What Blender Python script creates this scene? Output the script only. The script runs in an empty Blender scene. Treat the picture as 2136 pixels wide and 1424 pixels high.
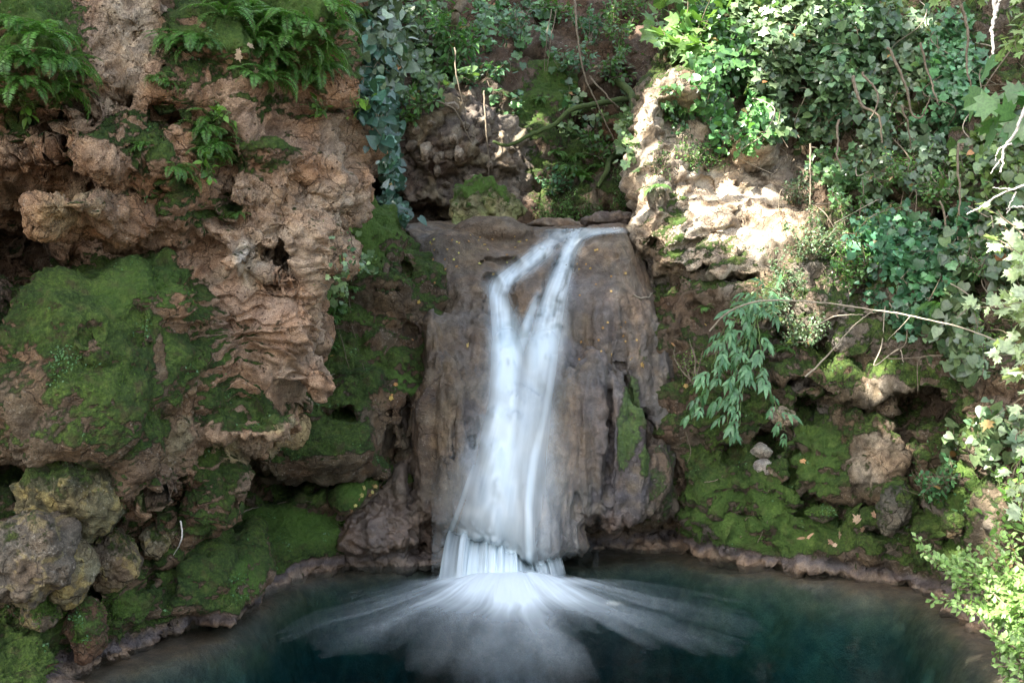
import bpy, math, random, time
import numpy as np
from mathutils import Vector
from mathutils.bvhtree import BVHTree
T0 = time.time()
CLAY = False
# ------------------------------------------------------------------ camera, sky, sun, exposure
C = bpy.context.scene.collection
sc = bpy.context.scene
F, CX, CY, H = 2076.67, 1068.0, 712.0, 2.0          # focal length in photo pixels, image centre, eye height over the pool
cam_d = bpy.data.cameras.new('camera'); cam = bpy.data.objects.new('camera', cam_d); C.objects.link(cam)
cam.location = (0, 0, H); cam.rotation_euler = (math.pi/2, 0, 0)
cam_d.lens = 35; cam_d.sensor_width = 36; cam_d.clip_end = 300
sc.camera = cam
SUN_EL, SUN_AZ = math.radians(50), math.radians(-125)   # azimuth measured from +Y towards +X: the sun stands to the left
SD = np.array([math.sin(SUN_AZ)*math.cos(SUN_EL), math.cos(SUN_AZ)*math.cos(SUN_EL), math.sin(SUN_EL)])   # towards the sun
wd = bpy.data.worlds.new('World'); sc.world = wd; wd.use_nodes = True
nt = wd.node_tree; nt.nodes.clear()
sky = nt.nodes.new('ShaderNodeTexSky'); sky.sky_type = 'NISHITA'; sky.sun_disc = False
sky.sun_elevation = SUN_EL; sky.sun_rotation = SUN_AZ; sky.dust_density = 3.0; sky.ozone_density = 1.0
hs = nt.nodes.new('ShaderNodeHueSaturation'); hs.inputs['Saturation'].default_value = 0.6
bg = nt.nodes.new('ShaderNodeBackground'); bg.inputs['Strength'].default_value = 0.12
wo = nt.nodes.new('ShaderNodeOutputWorld')
nt.links.new(sky.outputs[0], hs.inputs['Color']); nt.links.new(hs.outputs[0], bg.inputs[0]); nt.links.new(bg.outputs[0], wo.inputs[0])
sun_d = bpy.data.lights.new('sun', 'SUN'); sun_d.energy = 5.0; sun_d.angle = math.radians(0.5); sun_d.color = (1, 0.95, 0.87)
sun = bpy.data.objects.new('sun', sun_d); C.objects.link(sun)
sun.rotation_euler = Vector(-SD).to_track_quat('-Z', 'Y').to_euler()
vs = sc.view_settings; vs.view_transform = 'Standard'; vs.look = 'None'; vs.gamma = 1; vs.use_curve_mapping = False
vs.exposure = 2.75

# ------------------------------------------------------------------ helpers: numbers
def W(u, v, d):
    return np.array([(u-CX)/F*d, d, H-(v-CY)/F*d])
rs = np.random.RandomState(7)
TAB = rs.rand(64, 64, 64).astype(np.float32)
def vnoise(p):
    i = np.floor(p).astype(np.int32); f = (p-i).astype(np.float32); f = f*f*f*(f*(f*6-15)+10)
    x0, y0, z0 = i[:, 0] & 63, i[:, 1] & 63, i[:, 2] & 63; x1, y1, z1 = (x0+1) & 63, (y0+1) & 63, (z0+1) & 63
    fx, fy, fz = f[:, 0], f[:, 1], f[:, 2]
    a = TAB[x0, y0, z0]*(1-fx)+TAB[x1, y0, z0]*fx; b = TAB[x0, y1, z0]*(1-fx)+TAB[x1, y1, z0]*fx
    c = TAB[x0, y0, z1]*(1-fx)+TAB[x1, y0, z1]*fx; d = TAB[x0, y1, z1]*(1-fx)+TAB[x1, y1, z1]*fx
    a = a*(1-fy)+b*fy; c = c*(1-fy)+d*fy
    return (a*(1-fz)+c*fz)*2-1
ROT = np.array([[.8, .6, 0], [-.48, .64, .6], [.36, -.48, .8]], dtype=np.float32)
def fbm(p, s, o=4, g=.5, kind=0, seed=0):
    """p in metres, s = size of the largest feature in metres"""
    q = (p/s).astype(np.float32)+seed*7.31; r = 0; a = 1; t = 0
    for _ in range(o):
        n = vnoise(q)
        if kind == 1: n = 1-2*np.abs(n)*1.6
        elif kind == 2: n = np.abs(n)*3.2-1
        r = r+n*a; t += a; a *= g; q = (q@ROT)*2.03+13.7
    return r/t*1.6
def worley(p, s, seed=0):
    q = (p/s).astype(np.float32)+seed*3.17; i = np.floor(q).astype(np.int32); f = q-i
    d1 = np.full(len(p), 9., np.float32); d2 = d1.copy(); idv = np.zeros(len(p), np.float32)
    for a in (-1, 0, 1):
        for b in (-1, 0, 1):
            for c in (-1, 0, 1):
                x, y, z = (i[:, 0]+a) & 63, (i[:, 1]+b) & 63, (i[:, 2]+c) & 63
                dx = a+TAB[x, y, z]-f[:, 0]; dy = b+TAB[y, z, x]-f[:, 1]; dz = c+TAB[z, x, y]-f[:, 2]
                d = np.sqrt(dx*dx+dy*dy+dz*dz)
                cl = d < d1
                d2 = np.where(cl, d1, np.minimum(d2, d)); idv = np.where(cl, TAB[x, z, y], idv); d1 = np.where(cl, d, d1)
    return d1, d2, idv
def sstep(a, b, x):
    t = np.clip((x-a)/(b-a), 0, 1); return t*t*(3-2*t)
def smin(a, b, k):
    h = np.clip(.5+.5*(b-a)/k, 0, 1); return b*(1-h)+a*h-k*h*(1-h)
def smax(a, b, k): return -smin(-a, -b, k)
def tps(pts):
    """smooth depth map through control points (u, v, depth)"""
    P = np.array(pts, float); xy = P[:, :2]/500.; n = len(P)
    r = np.linalg.norm(xy[:, None]-xy[None], axis=2); K = np.where(r > 0, r*r*np.log(r+1e-9), 0)+np.eye(n)*2e-3
    A = np.zeros((n+3, n+3)); A[:n, :n] = K; A[:n, n] = 1; A[:n, n+1:] = xy; A[n, :n] = 1; A[n+1:, :n] = xy.T
    w = np.linalg.solve(A, np.concatenate([P[:, 2], [0, 0, 0]]))
    def ev(u, v):
        x = np.stack([np.ravel(u), np.ravel(v)], 1)/500.; out = np.zeros(len(x))
        for s in range(0, len(x), 20000):
            q = x[s:s+20000]; r = np.linalg.norm(q[:, None]-xy[None], axis=2)
            out[s:s+20000] = np.where(r > 0, r*r*np.log(r+1e-9), 0)@w[:n]+w[n]+q@w[n+1:]
        return out.reshape(np.shape(u))
    return ev
def polysd(u, v, poly):
    """signed distance to a polygon, negative inside"""
    P = np.array(poly, float); d = np.full(u.shape, 1e18); ins = np.zeros(u.shape, bool)
    for a, b in zip(P, np.roll(P, -1, 0)):
        e = b-a; wx, wy = u-a[0], v-a[1]; t = np.clip((wx*e[0]+wy*e[1])/(e@e+1e-9), 0, 1)
        d = np.minimum(d, (wx-e[0]*t)**2+(wy-e[1]*t)**2)
        if a[1] != b[1]:
            c = ((a[1] > v) != (b[1] > v)) & (u < (b[0]-a[0])*(v-a[1])/(b[1]-a[1])+a[0]); ins ^= c
    return np.sqrt(d)*np.where(ins, -1, 1)

# ------------------------------------------------------------------ helpers: meshes
def mesh(name, verts, faces, mat, attrs=None, smooth=True):
    """faces: (n,3)/(n,4) array or a list of such arrays"""
    if isinstance(faces, np.ndarray): faces = [faces]
    me = bpy.data.meshes.new(name); nv = len(verts)
    loops = np.concatenate([f.ravel() for f in faces]).astype(np.int32)
    tot = np.concatenate([np.full(len(f), f.shape[1]) for f in faces]).astype(np.int32)
    me.vertices.add(nv); me.vertices.foreach_set('co', np.asarray(verts, np.float32).ravel())
    me.loops.add(len(loops)); me.loops.foreach_set('vertex_index', loops)
    me.polygons.add(len(tot)); me.polygons.foreach_set('loop_start', np.concatenate([[0], np.cumsum(tot)[:-1]]).astype(np.int32))
    me.polygons.foreach_set('use_smooth', np.full(len(tot), smooth))
    for k, a in (attrs or {}).items():
        a = np.asarray(a, np.float32)
        if a.ndim == 2:
            if a.shape[1] == 3: a = np.concatenate([a, np.ones((len(a), 1), np.float32)], 1)
            at = me.attributes.new(k, 'FLOAT_COLOR', 'POINT'); at.data.foreach_set('color', a.ravel())
        else:
            at = me.attributes.new(k, 'FLOAT', 'POINT'); at.data.foreach_set('value', a)
    me.update(calc_edges=True); me.validate()
    if mat: me.materials.append(mat)
    return me
def obj(name, me, parent=None, loc=None, **props):
    o = bpy.data.objects.new(name, me); C.objects.link(o)
    if parent is not None: o.parent = parent
    if loc is not None: o.location = loc
    for k, v in props.items(): o[k] = v
    return o
def thing(name, label, cat, loc, group=None):
    o = bpy.data.objects.new(name, None); C.objects.link(o); o.location = loc; o.empty_display_size = .1
    o['label'] = label; o['category'] = cat
    if group: o['group'] = group
    return o
def tag(o, label, cat, group=None):
    o['label'] = label; o['category'] = cat
    if group: o['group'] = group
    return o
def vnormals(v, q):
    n = np.zeros_like(v); a, b = v[q[:, 2]]-v[q[:, 0]], v[q[:, 3]]-v[q[:, 1]]; fn = np.cross(a, b)
    for k in range(4): 
        for c in range(3): n[:, c] += np.bincount(q[:, k], fn[:, c], len(v))
    return n/(np.linalg.norm(n, axis=1, keepdims=True)+1e-12)
def nets(f, us, vs_, ys):
    """surface nets over a field f[u,v,y] < 0 inside; returns world vertices and quads"""
    f = np.pad(f, 1, constant_values=1.0).astype(np.float32)
    us = np.concatenate([[2*us[0]-us[1]], us, [2*us[-1]-us[-2]]]); vs_ = np.concatenate([[2*vs_[0]-vs_[1]], vs_, [2*vs_[-1]-vs_[-2]]]); ys = np.concatenate([[2*ys[0]-ys[1]], ys, [2*ys[-1]-ys[-2]]])
    s = f < 0
    nx, ny, nz = [k-1 for k in f.shape]
    cnt = np.zeros((nx, ny, nz), np.int8)
    for a in (0, 1):
        for b in (0, 1):
            for c in (0, 1): cnt += s[a:a+nx, b:b+ny, c:c+nz]
    act = (cnt > 0) & (cnt < 8)
    idx = np.full(act.shape, -1, np.int32); I = np.argwhere(act); idx[act] = np.arange(len(I))
    cor = np.array([(a, b, c) for a in (0, 1) for b in (0, 1) for c in (0, 1)])
    val = np.stack([f[I[:, 0]+a, I[:, 1]+b, I[:, 2]+c] for a, b, c in cor], 1)
    acc = np.zeros((len(I), 3)); n = np.zeros(len(I))
    for i in range(8):
        for j in range(i+1, 8):
            if np.abs(cor[i]-cor[j]).sum() == 1:
                x = (val[:, i] < 0) != (val[:, j] < 0); t = np.where(x, val[:, i]/(val[:, i]-val[:, j]+1e-12), 0)
                acc += np.where(x[:, None], cor[i]+(cor[j]-cor[i])*t[:, None], 0); n += x
    g = I+acc/n[:, None]
    def cd(ax, arr): return np.interp(g[:, ax], np.arange(len(arr)), arr)
    u, v, y = cd(0, us), cd(1, vs_), cd(2, ys)
    P = np.stack([(u-CX)/F*y, y, H-(v-CY)/F*y], 1)
    Q = []
    for ax in range(3):
        sl0 = [slice(1, -1)]*3; sl1 = [slice(1, -1)]*3; sl0[ax] = slice(0, -1); sl1[ax] = slice(1, None)
        a, b = s[tuple(sl0)], s[tuple(sl1)]
        E = np.argwhere(a != b); 
        if not len(E): continue
        fl = a[tuple(E.T)]; E = E+1; E[:, ax] -= 1
        o1, o2 = [k for k in range(3) if k != ax]
        def cell(d1, d2):
            e = E.copy(); e[:, o1] -= d1; e[:, o2] -= d2; return idx[tuple(e.T)]
        q = np.stack([cell(1, 1), cell(0, 1), cell(0, 0), cell(1, 0)], 1)
        if ax == 1: fl = ~fl
        q[fl] = q[fl][:, ::-1]; Q.append(q)
    Q = np.concatenate(Q)
    # the (u,v,y) frame maps to the world with one flip; orient outwards by the larger vote
    return P, Q, u, v, y
class Field:
    def __init__(s, ur, vr, yr, cell, dy):
        s.u = np.arange(ur[0], ur[1]+1, cell, dtype=np.float32); s.v = np.arange(vr[0], vr[1]+1, cell, dtype=np.float32); s.y = np.arange(yr[0], yr[1], dy, dtype=np.float32)
        s.U, s.V = np.meshgrid(s.u, s.v, indexing='ij')
    def base(s, D, poly, k=.15, back=None):
        d = D(s.U, s.V).astype(np.float32)
        s.f = d[:, :, None]-s.y[None, None, :]
        if poly is not None:
            sd = polysd(s.U, s.V, poly).astype(np.float32)/F
            s.f = smax(s.f*.8, sd[:, :, None]*s.y[None, None, :], k)
        if back is not None: s.f = np.maximum(s.f, s.y[None, None, :]-back)
    def _box(s, u, v, d, ru, rv, rd, m):
        a = [max(0, np.searchsorted(ax, c-r*m)-1) for ax, c, r in ((s.u, u, ru), (s.v, v, rv), (s.y, d, rd))]
        b = [min(len(ax), np.searchsorted(ax, c+r*m)+1) for ax, c, r in ((s.u, u, ru), (s.v, v, rv), (s.y, d, rd))]
        return tuple(slice(x, y) for x, y in zip(a, b))
    def ell(s, u, v, d, ru, rv, rd, rot=0, sub=False, k=.08, p=2.0):
        rm = max(ru, rv); B = s._box(u, v, d, rm if rot else ru, rm if rot else rv, rd, 2.4)
        if any(b.stop <= b.start for b in B): return
        uu, vv, yy = s.u[B[0]][:, None, None], s.v[B[1]][None, :, None], s.y[B[2]][None, None, :]
        c = W(u, v, d); x = (uu-CX)/F*yy-c[0]; z = H-(vv-CY)/F*yy-c[2]; y = yy-c[1]
        if rot:
            cr, sr = math.cos(math.radians(rot)), math.sin(math.radians(rot)); x, z = x*cr+z*sr, -x*sr+z*cr
        r = np.array([ru/F*d, rd, rv/F*d])
        k0 = (np.abs(x/r[0])**p+np.abs(y/r[1])**p+np.abs(z/r[2])**p)**(1/p)
        k1 = np.sqrt((x/r[0]**2)**2+(y/r[1]**2)**2+(z/r[2]**2)**2)+1e-6
        if sub:
            g = np.stack([np.broadcast_to(q, k0.shape).ravel() for q in (x, y, z)], 1)+c; sc_ = max(.08, min(.3, .9*float(np.sort(r)[1])))
            k0 = k0*(1+.38*fbm(g, sc_, 2, .6, seed=3).reshape(k0.shape))
        e = np.clip(k0*(k0-1)/k1 if p == 2 else (k0-1)*min(r), -1, 1).astype(np.float32)
        s.f[B] = smax(s.f[B], -e, k) if sub else smin(s.f[B], e, k)
    def tube(s, pts, sub=True, k=.04):
        """a chain of small ellipsoids along pixel points (u,v,d,r_px,r_m)"""
        for a, b in zip(pts[:-1], pts[1:]):
            L = math.hypot(a[0]-b[0], a[1]-b[1]); n = max(1, int(L/(.8*min(a[3], b[3]))))
            for i in range(n+1):
                t = i/n; q = [a[j]*(1-t)+b[j]*t for j in range(5)]
                s.ell(q[0], q[1], q[2], q[3], q[3], q[4], sub=sub, k=k)
    def mesh(s):
        P, Q, u, v, y = nets(s.f, s.u, s.v, s.y); s.f = None
        a, b, c, d = (P[Q[:, k]] for k in range(4))
        if (np.cross(b-a, c-a)*a).sum()+(np.cross(c-a, d-a)*a).sum() < 0: Q = Q[:, ::-1].copy()
        return P, Q, u, v
def paint(u, v, L, base=0., soft=.35):
    """ellipses in the picture of the surface: (u,v,ru,rv,rot,value)"""
    out = np.full(len(u), base, np.float32)
    for a in L:
        cr, sr = math.cos(math.radians(a[4])), math.sin(math.radians(a[4])); x, z = u-a[0], v-a[1]
        x, z = x*cr-z*sr, x*sr+z*cr
        w = 1-sstep(1-soft, 1+soft, np.sqrt((x/a[2])**2+(z/a[3])**2)); out = out*(1-w)+a[5]*w
    return out
def lerp(a, b, t): return a*(1-t[:, None])+np.asarray(b, np.float32)*t[:, None]
ROCKS = []                                           # (name, BVH) of every rock mass, for laying water and plants on it
def finish(name, P, Q, mat, attrs, label=None, **props):
    me = mesh(name, P, Q, mat, attrs); o = obj(name, me, kind='structure', **props)
    if label: o['label'] = label
    ROCKS.append((name, BVHTree.FromPolygons([tuple(p) for p in P.tolist()], Q.tolist())))
    print('built', name, len(P), round(time.time()-T0, 1)); return o
def hit(u, v, names=None, skip=()):
    """nearest rock surface on the line through photo point (u,v): position, normal, name"""
    d = Vector(((u-CX)/F, 1, -(v-CY)/F)); best = None
    for n, b in ROCKS:
        if (names and n not in names) or n in skip: continue
        h = b.ray_cast(Vector((0, 0, H)), d.normalized())
        if h[0] is not None and (best is None or h[3] < best[3]): best = (np.array(h[0]), np.array(h[1]), n, h[3])
    if best is None: return None
    p, nn, n, _ = best
    if nn@(p-np.array([0, 0, H])) > 0: nn = -nn
    return p, nn, n
# ------------------------------------------------------------------ materials
class NT:
    def __init__(s, name):
        s.m = bpy.data.materials.new(name); s.m.use_nodes = True; s.t = s.m.node_tree; s.t.nodes.clear()
        s.out = s.n('OutputMaterial')
    def n(s, typ, **k):
        x = s.t.nodes.new('ShaderNode'+typ)
        for a, b in k.items(): setattr(x, a, b)
        return x
    def put(s, sock, v):
        if hasattr(v, 'is_linked') or hasattr(v, 'links'): s.t.links.new(v, sock)
        elif isinstance(v, (tuple, list)) and len(v) == 3 and sock.type == 'RGBA': sock.default_value = (*v, 1)
        else: sock.default_value = v
    def attr(s, name, col=False): return s.n('Attribute', attribute_name=name).outputs['Color' if col else 'Fac']
    def math(s, op, a, b=0., c=0., clamp=False):
        x = s.n('Math', operation=op, use_clamp=clamp)
        for i, v in enumerate((a, b, c)): s.put(x.inputs[i], v)
        return x.outputs[0]
    def co(s, kind='Object', scale=(1, 1, 1)):
        t = s.n('TexCoord'); m = s.n('Mapping'); s.t.links.new(t.outputs[kind], m.inputs[0]); m.inputs['Scale'].default_value = scale; return m.outputs[0]
    def noise(s, vec, scale, detail=4., rough=.55, dist=0., typ='FBM'):
        x = s.n('TexNoise', noise_type=typ); s.put(x.inputs['Vector'], vec); x.inputs['Scale'].default_value = scale
        x.inputs['Detail'].default_value = detail; x.inputs['Roughness'].default_value = rough; x.inputs['Distortion'].default_value = dist; return x.outputs[0]
    def voro(s, vec, scale, feature='F1', rnd=1.):
        x = s.n('TexVoronoi', feature=feature); s.put(x.inputs['Vector'], vec); x.inputs['Scale'].default_value = scale; x.inputs['Randomness'].default_value = rnd; return x
    def ramp(s, v, lo, hi, a=0., b=1.):
        x = s.n('MapRange', interpolation_type='SMOOTHSTEP'); s.put(x.inputs[0], v)
        for i, q in zip((1, 2, 3, 4), (lo, hi, a, b)): s.put(x.inputs[i], q)
        return x.outputs[0]
    def mix(s, f, a, b, mode='MIX'):
        x = s.n('Mix', data_type='RGBA', blend_type=mode); s.put(x.inputs[0], f); s.put(x.inputs[6], a); s.put(x.inputs[7], b); return x.outputs[2]
    def bump(s, h, strength, dist, nrm=None):
        x = s.n('Bump'); s.put(x.inputs['Height'], h); s.put(x.inputs['Strength'], strength); x.inputs['Distance'].default_value = dist
        if nrm is not None: s.t.links.new(nrm, x.inputs['Normal'])
        return x.outputs[0]
    def surf(s, sh): s.t.links.new(sh, s.out.inputs[0]); return s.m
def rock_material():
    t = NT('rock'); p = t.co(); col = t.attr('Col', True); moss = t.attr('moss'); wet = t.attr('wet'); pit = t.attr('pit')
    n1 = t.noise(p, 9, 8, .62); n2 = t.noise(p, 45, 6, .7); n3 = t.noise(p, 2.3, 5, .6, .6)
    v = t.voro(p, 26).outputs['Distance']; vs_ = t.voro(p, 75).outputs['Distance']
    b = t.mix(t.ramp(n3, .38, .66), col, t.mix(1., col, (1.15, .98, .84), 'MULTIPLY'))           # warmer veins
    b = t.mix(t.ramp(n1, .35, .7), t.mix(1., b, (.62, .6, .6), 'MULTIPLY'), t.mix(1., b, (1.22, 1.2, 1.16), 'MULTIPLY'))
    speck = t.math('MULTIPLY', t.ramp(n2, .55, .66), t.ramp(t.noise(p, 5, 3), .45, .6))
    b = t.mix(t.math('MULTIPLY', speck, t.math('MULTIPLY', .4, t.math('SUBTRACT', 1., wet))), b, (.52, .47, .38))   # pale lichen flecks
    dv = t.n('VectorMath', operation='ADD'); t.put(dv.inputs[0], p); nv = t.n('TexNoise'); t.put(nv.inputs['Vector'], p); nv.inputs['Scale'].default_value = 7; nv.inputs['Detail'].default_value = 3
    sv = t.n('VectorMath', operation='SCALE'); t.put(sv.inputs[0], nv.outputs['Color']); sv.inputs['Scale'].default_value = .22; t.put(dv.inputs[1], sv.outputs[0])
    ck = t.math('MULTIPLY', t.ramp(t.voro(dv.outputs[0], 5.5, 'DISTANCE_TO_EDGE').outputs['Distance'], .0, .045, 1., 0.), t.math('MULTIPLY', t.ramp(n3, .42, .56), t.math('SUBTRACT', 1., wet)))
    b = t.mix(t.math('MULTIPLY', ck, .38), b, (.05, .035, .022))
    grit = t.ramp(t.noise(p, 120, 3, .7), .36, .64); b = t.mix(grit, t.mix(1., b, (.70, .69, .68), 'MULTIPLY'), t.mix(1., b, (1.2, 1.2, 1.2), 'MULTIPLY'))
    hole = t.math('MULTIPLY', t.math('MULTIPLY', t.ramp(v, .05, .30, 1., 0.), pit), t.ramp(t.noise(p, 6, 3), .46, .62)); b = t.mix(t.math('MULTIPLY', hole, .55), b, (.06, .04, .025))
    # moss grows where the attribute says, with a ragged border
    e = t.math('ADD', moss, t.math('ADD', t.math('MULTIPLY', t.math('SUBTRACT', n1, .5), 1.5), t.math('MULTIPLY', t.math('SUBTRACT', t.noise(p, 30, 5, .7), .5), .8)))
    mf = t.ramp(e, .42, .62)
    g = t.mix(t.ramp(t.noise(p, 4, 5, .6), .3, .7), (.038, .068, .016), (.095, .145, .028))
    g = t.mix(t.ramp(n2, .4, .75), t.mix(1., g, (.55, .6, .6), 'MULTIPLY'), t.mix(1., g, (1.5, 1.5, 1.3), 'MULTIPLY'))
    g = t.mix(t.ramp(t.noise(p, 9, 4, .65), .54, .66, 0., .65), g, (.060, .045, .022))
    g = t.mix(t.ramp(t.noise(p, 16, 4, .6), .52, .68, 0., .6), g, (.095, .115, .03))
    g = t.mix(t.math('MULTIPLY', t.attr('glow'), .8), g, (.10, .19, .035))  # attribute shifts the moss towards a brighter yellow green
    base = t.mix(mf, b, g)
    pr = t.n('BsdfPrincipled'); t.put(pr.inputs['Base Color'], base)
    t.put(pr.inputs['Roughness'], t.math('SUBTRACT', .92, t.math('MULTIPLY', wet, t.ramp(n1, .3, .7, .34, .62))))
    t.put(pr.inputs['Specular IOR Level'], t.math('ADD', .25, t.math('MULTIPLY', wet, .65)))
    h = t.math('ADD', t.math('MULTIPLY', n1, .7), t.math('MULTIPLY', n2, .3))
    h = t.math('SUBTRACT', h, t.math('ADD', t.math('MULTIPLY', hole, .55), t.math('MULTIPLY', ck, .25))); h = t.math('SUBTRACT', h, t.math('MULTIPLY', t.math('MULTIPLY', t.ramp(vs_, .05, .4, 1., 0.), pit), .14))
    mh = t.math('MULTIPLY', t.math('ADD', t.noise(p, 70, 4, .75), t.math('MULTIPLY', t.noise(p, 17, 3), 2.4)), .5)
    hh = t.n('Mix', data_type='FLOAT'); t.put(hh.inputs[0], mf); t.put(hh.inputs[2], h); t.put(hh.inputs[3], mh)
    h2 = t.math('ADD', hh.outputs[0], t.math('MULTIPLY', mf, .25))
    t.put(pr.inputs['Normal'], t.bump(h2, t.math('SUBTRACT', 1., t.math('MULTIPLY', wet, .2)), .06))
    return t.surf(pr.outputs[0])
M_ROCK = rock_material()
# ------------------------------------------------------------------ the rock masses (albedo palette)
OCH = (.36, .245, .155); PINK = (.46, .325, .225); PALE = (.46, .39, .29); RUST = (.15, .092, .055); DARK = (.075, .055, .038); GREY = (.24, .22, .19)
BROWN = (.125, .10, .065); SLATE = (.13, .125, .135); YEL = (.40, .36, .20); WHITE = (.58, .54, .47); EARTH = (.125, .088, .058)
def rim(P, n, col, moss, wet, k=1.):
    """pale lime crust and dark wet band the pool has left on the banks"""
    z = P[:, 2]+fbm(P, .3, 4, .6, seed=5)*.06; q = fbm(P, .1, 4, .6, seed=6)
    b = sstep(.16, .09, z)*k*sstep(-.7, .1, q+.35); moss *= 1-b; col = lerp(col, (.085, .07, .07), b); c = sstep(.075, .035, z)*k*sstep(-.6, .2, q+.3); col = lerp(col, (.22, .165, .115), c)
    wet = np.maximum(wet, b*.8)
    disp = -n*(np.exp(-((z-.10)/.04)**2)*.02*k)[:, None]+n*(sstep(.2, .05, z)*(fbm(P, .3, 4, .6, 0, seed=7)*.03+q*.016+fbm(P, .035, 3, seed=8)*.008)*k)[:, None]
    return disp, col, moss, wet
DEF = 1
def left_cliff():
    D = tps([(-350,0,5.4),(0,0,6.2),(250,0,6.3),(500,0,6.8),(740,0,7.6),(-350,300,5.2),(80,120,6.0),(250,100,6.25),(560,120,6.6),(740,180,7.5),(0,300,6.1),(170,350,6.2),(300,330,6.2),(430,350,6.35),(540,320,6.5),(600,250,6.7),(700,350,7.1),(750,300,7.4),
        (60,500,6.9),(100,560,7.0),(250,520,6.7),(400,560,6.65),(550,540,6.6),(620,470,6.8),(690,540,7.15),(-350,700,5.2),(330,600,6.3),(450,620,6.8),(500,700,6.95),(560,760,6.9),(620,700,6.95),(670,680,7.1),(500,850,6.75),(590,890,6.8),
        (60,800,6.0),(200,700,6.0),(300,900,6.05),(380,780,6.3),(430,900,6.6),(470,960,6.9),(380,1010,6.7),(420,1080,6.9),(0,960,6.3),(100,980,6.6),(300,1050,6.7),(350,1150,6.75),(440,1120,7.2),(440,1200,6.8),(440,1290,6.85),(350,1330,6.68),(500,1150,7.3),(530,1200,7.5),(250,1250,6.3),(280,1370,6.31),(150,1350,6.0),
        (0,1300,5.6),(0,1424,5.3),(120,1424,5.7),(100,1200,6.0),(-350,1424,4.8),(-350,1100,5.4),(100,1600,5.2),(600,-300,7.6),(0,-300,6.6),(760,-300,8.0),(800,500,7.8),(800,900,8.4)])
    poly = [(-600,-600),(745,-600),(742,-100),(745,0),(750,120),(741,180),(745,240),(757,290),(748,330),(738,345),(740,400),(722,440),(705,470),(707,510),(700,560),(672,580),(664,600),(668,650),(683,690),(676,720),(650,745),(640,780),(605,815),(590,845),(598,870),(618,890),(612,908),(560,905),(500,915),(480,950),(470,990),(455,1050),(425,1090),(440,1110),(520,1115),(537,1150),(537,1245),(520,1262),(480,1290),(440,1300),(380,1320),(320,1345),(280,1388),(200,1405),(165,1430),(60,1700),(-600,1700)]
    f = Field((-330, 790), (-170, 1560), (4.7, 8.9), 3.8, .035); f.base(D, poly, .22, 8.7)
    E = lambda *a, **k: f.ell(*a, **k)
    # bulges
    for a in [(200,790,6.35,180,225,.75),(300,640,6.45,120,85,.5),(300,950,6.4,95,110,.45),(40,900,6.3,120,110,.5),(530,888,7.0,85,26,.5),(590,880,7.0,28,26,.35),(520,545,6.95,42,55,.5),(690,545,7.3,22,28,.25),(170,448,6.15,82,46,.45),(55,345,6.35,75,50,.4),(225,330,6.3,65,50,.35),(130,300,6.3,70,40,.35),
              (545,320,6.75,72,50,.42),(300,300,6.4,45,70,.3),(390,230,6.5,50,60,.35),(370,330,6.4,40,60,.28),(60,130,6.2,150,115,.5),(590,110,7.0,150,125,.55),(460,120,6.7,90,80,.4),(620,470,7.1,60,70,.4),(700,380,7.3,40,80,.4),(560,430,6.9,50,40,.3),(400,450,6.6,60,50,.3),
              (290,470,6.55,70,35,.35),(110,610,7.0,50,60,.5),(20,640,6.9,45,60,.5),(430,990,6.85,30,70,.25),(390,1060,6.9,50,60,.3),(120,290,6.3,30,30,.2),(655,790,7.2,30,40,.2),(640,620,7.2,40,60,.3),(470,600,6.95,60,25,.22)]: E(*a, k=.12)
    for a in [(440,1210,7.15,92,85,.55),(330,1260,6.8,50,60,.35),(270,1260,6.6,60,70,.4),(180,1320,6.3,45,60,.4),(60,1320,6.0,90,80,.5),(270,1130,6.75,40,50,.3),(220,1200,6.6,60,50,.4),(20,1400,5.6,90,50,.4)]: E(*a, k=.1)
    # hollows
    for a in [(10,470,6.2,95,60,.8),(-80,520,6.2,90,90,.8),(100,545,6.5,60,22,.5),(45,590,6.4,50,35,.7),(75,640,6.4,35,45,.7),(15,720,6.2,40,70,.4),(85,265,6.0,32,34,.42),(250,200,6.15,30,10,.35),(282,62,6.2,9,7,.15),(337,100,6.35,8,35,.25),(585,540,6.75,24,30,.4),(565,590,6.75,20,16,.2),(700,520,7.1,8,8,.15),(640,400,6.9,8,10,.15),
              (500,860,6.5,60,10,.1),(345,245,6.2,12,40,.22),(470,370,6.5,14,50,.2),(270,390,6.2,90,14,.22),(190,395,6.1,60,14,.25),(330,400,6.3,14,30,.3),(470,400,6.5,8,22,.22),(100,1000,6.35,180,26,.7),(300,1000,6.5,50,35,.5),(240,1010,6.3,40,40,.5),(375,1045,6.75,38,38,.42),(0,1010,6.0,90,30,.7),(560,975,7.1,90,55,.7),(640,940,7.3,60,30,.6),(190,965,6.0,60,15,.3),
              (205,732,5.85,9,14,.07),(283,670,5.85,7,20,.14),(197,690,5.75,10,8,.1),(345,1230,6.55,7,45,.4),(190,1230,6.3,18,60,.4),(300,1200,6.55,14,50,.35),(120,1240,6.1,20,30,.3),(360,1180,6.8,30,16,.3),(130,520,6.4,90,16,.35),(350,520,6.5,60,9,.12),(95,400,6.1,18,35,.35),(165,380,6.1,40,12,.3),(180,225,6.2,18,24,.2)]: E(*a, sub=True, k=.07)
    P, Q, u, v = f.mesh(); n = vnormals(P, Q)
    low = sstep(930, 1010, v); shell = paint(u, v, [(530,720,170,150,0,1),(600,600,90,60,0,.5)], soft=.3)*(1-low)
    smooth = np.clip(paint(u, v, [(210,770,190,240,0,.75),(440,1210,120,110,0,.8),(540,325,75,55,0,.6)], soft=.25), 0, 1)
    big = fbm(P, .55, 3, .45, 2, 1)*.085+fbm(P, .22, 5, .55, 0, 2)*.042
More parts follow.
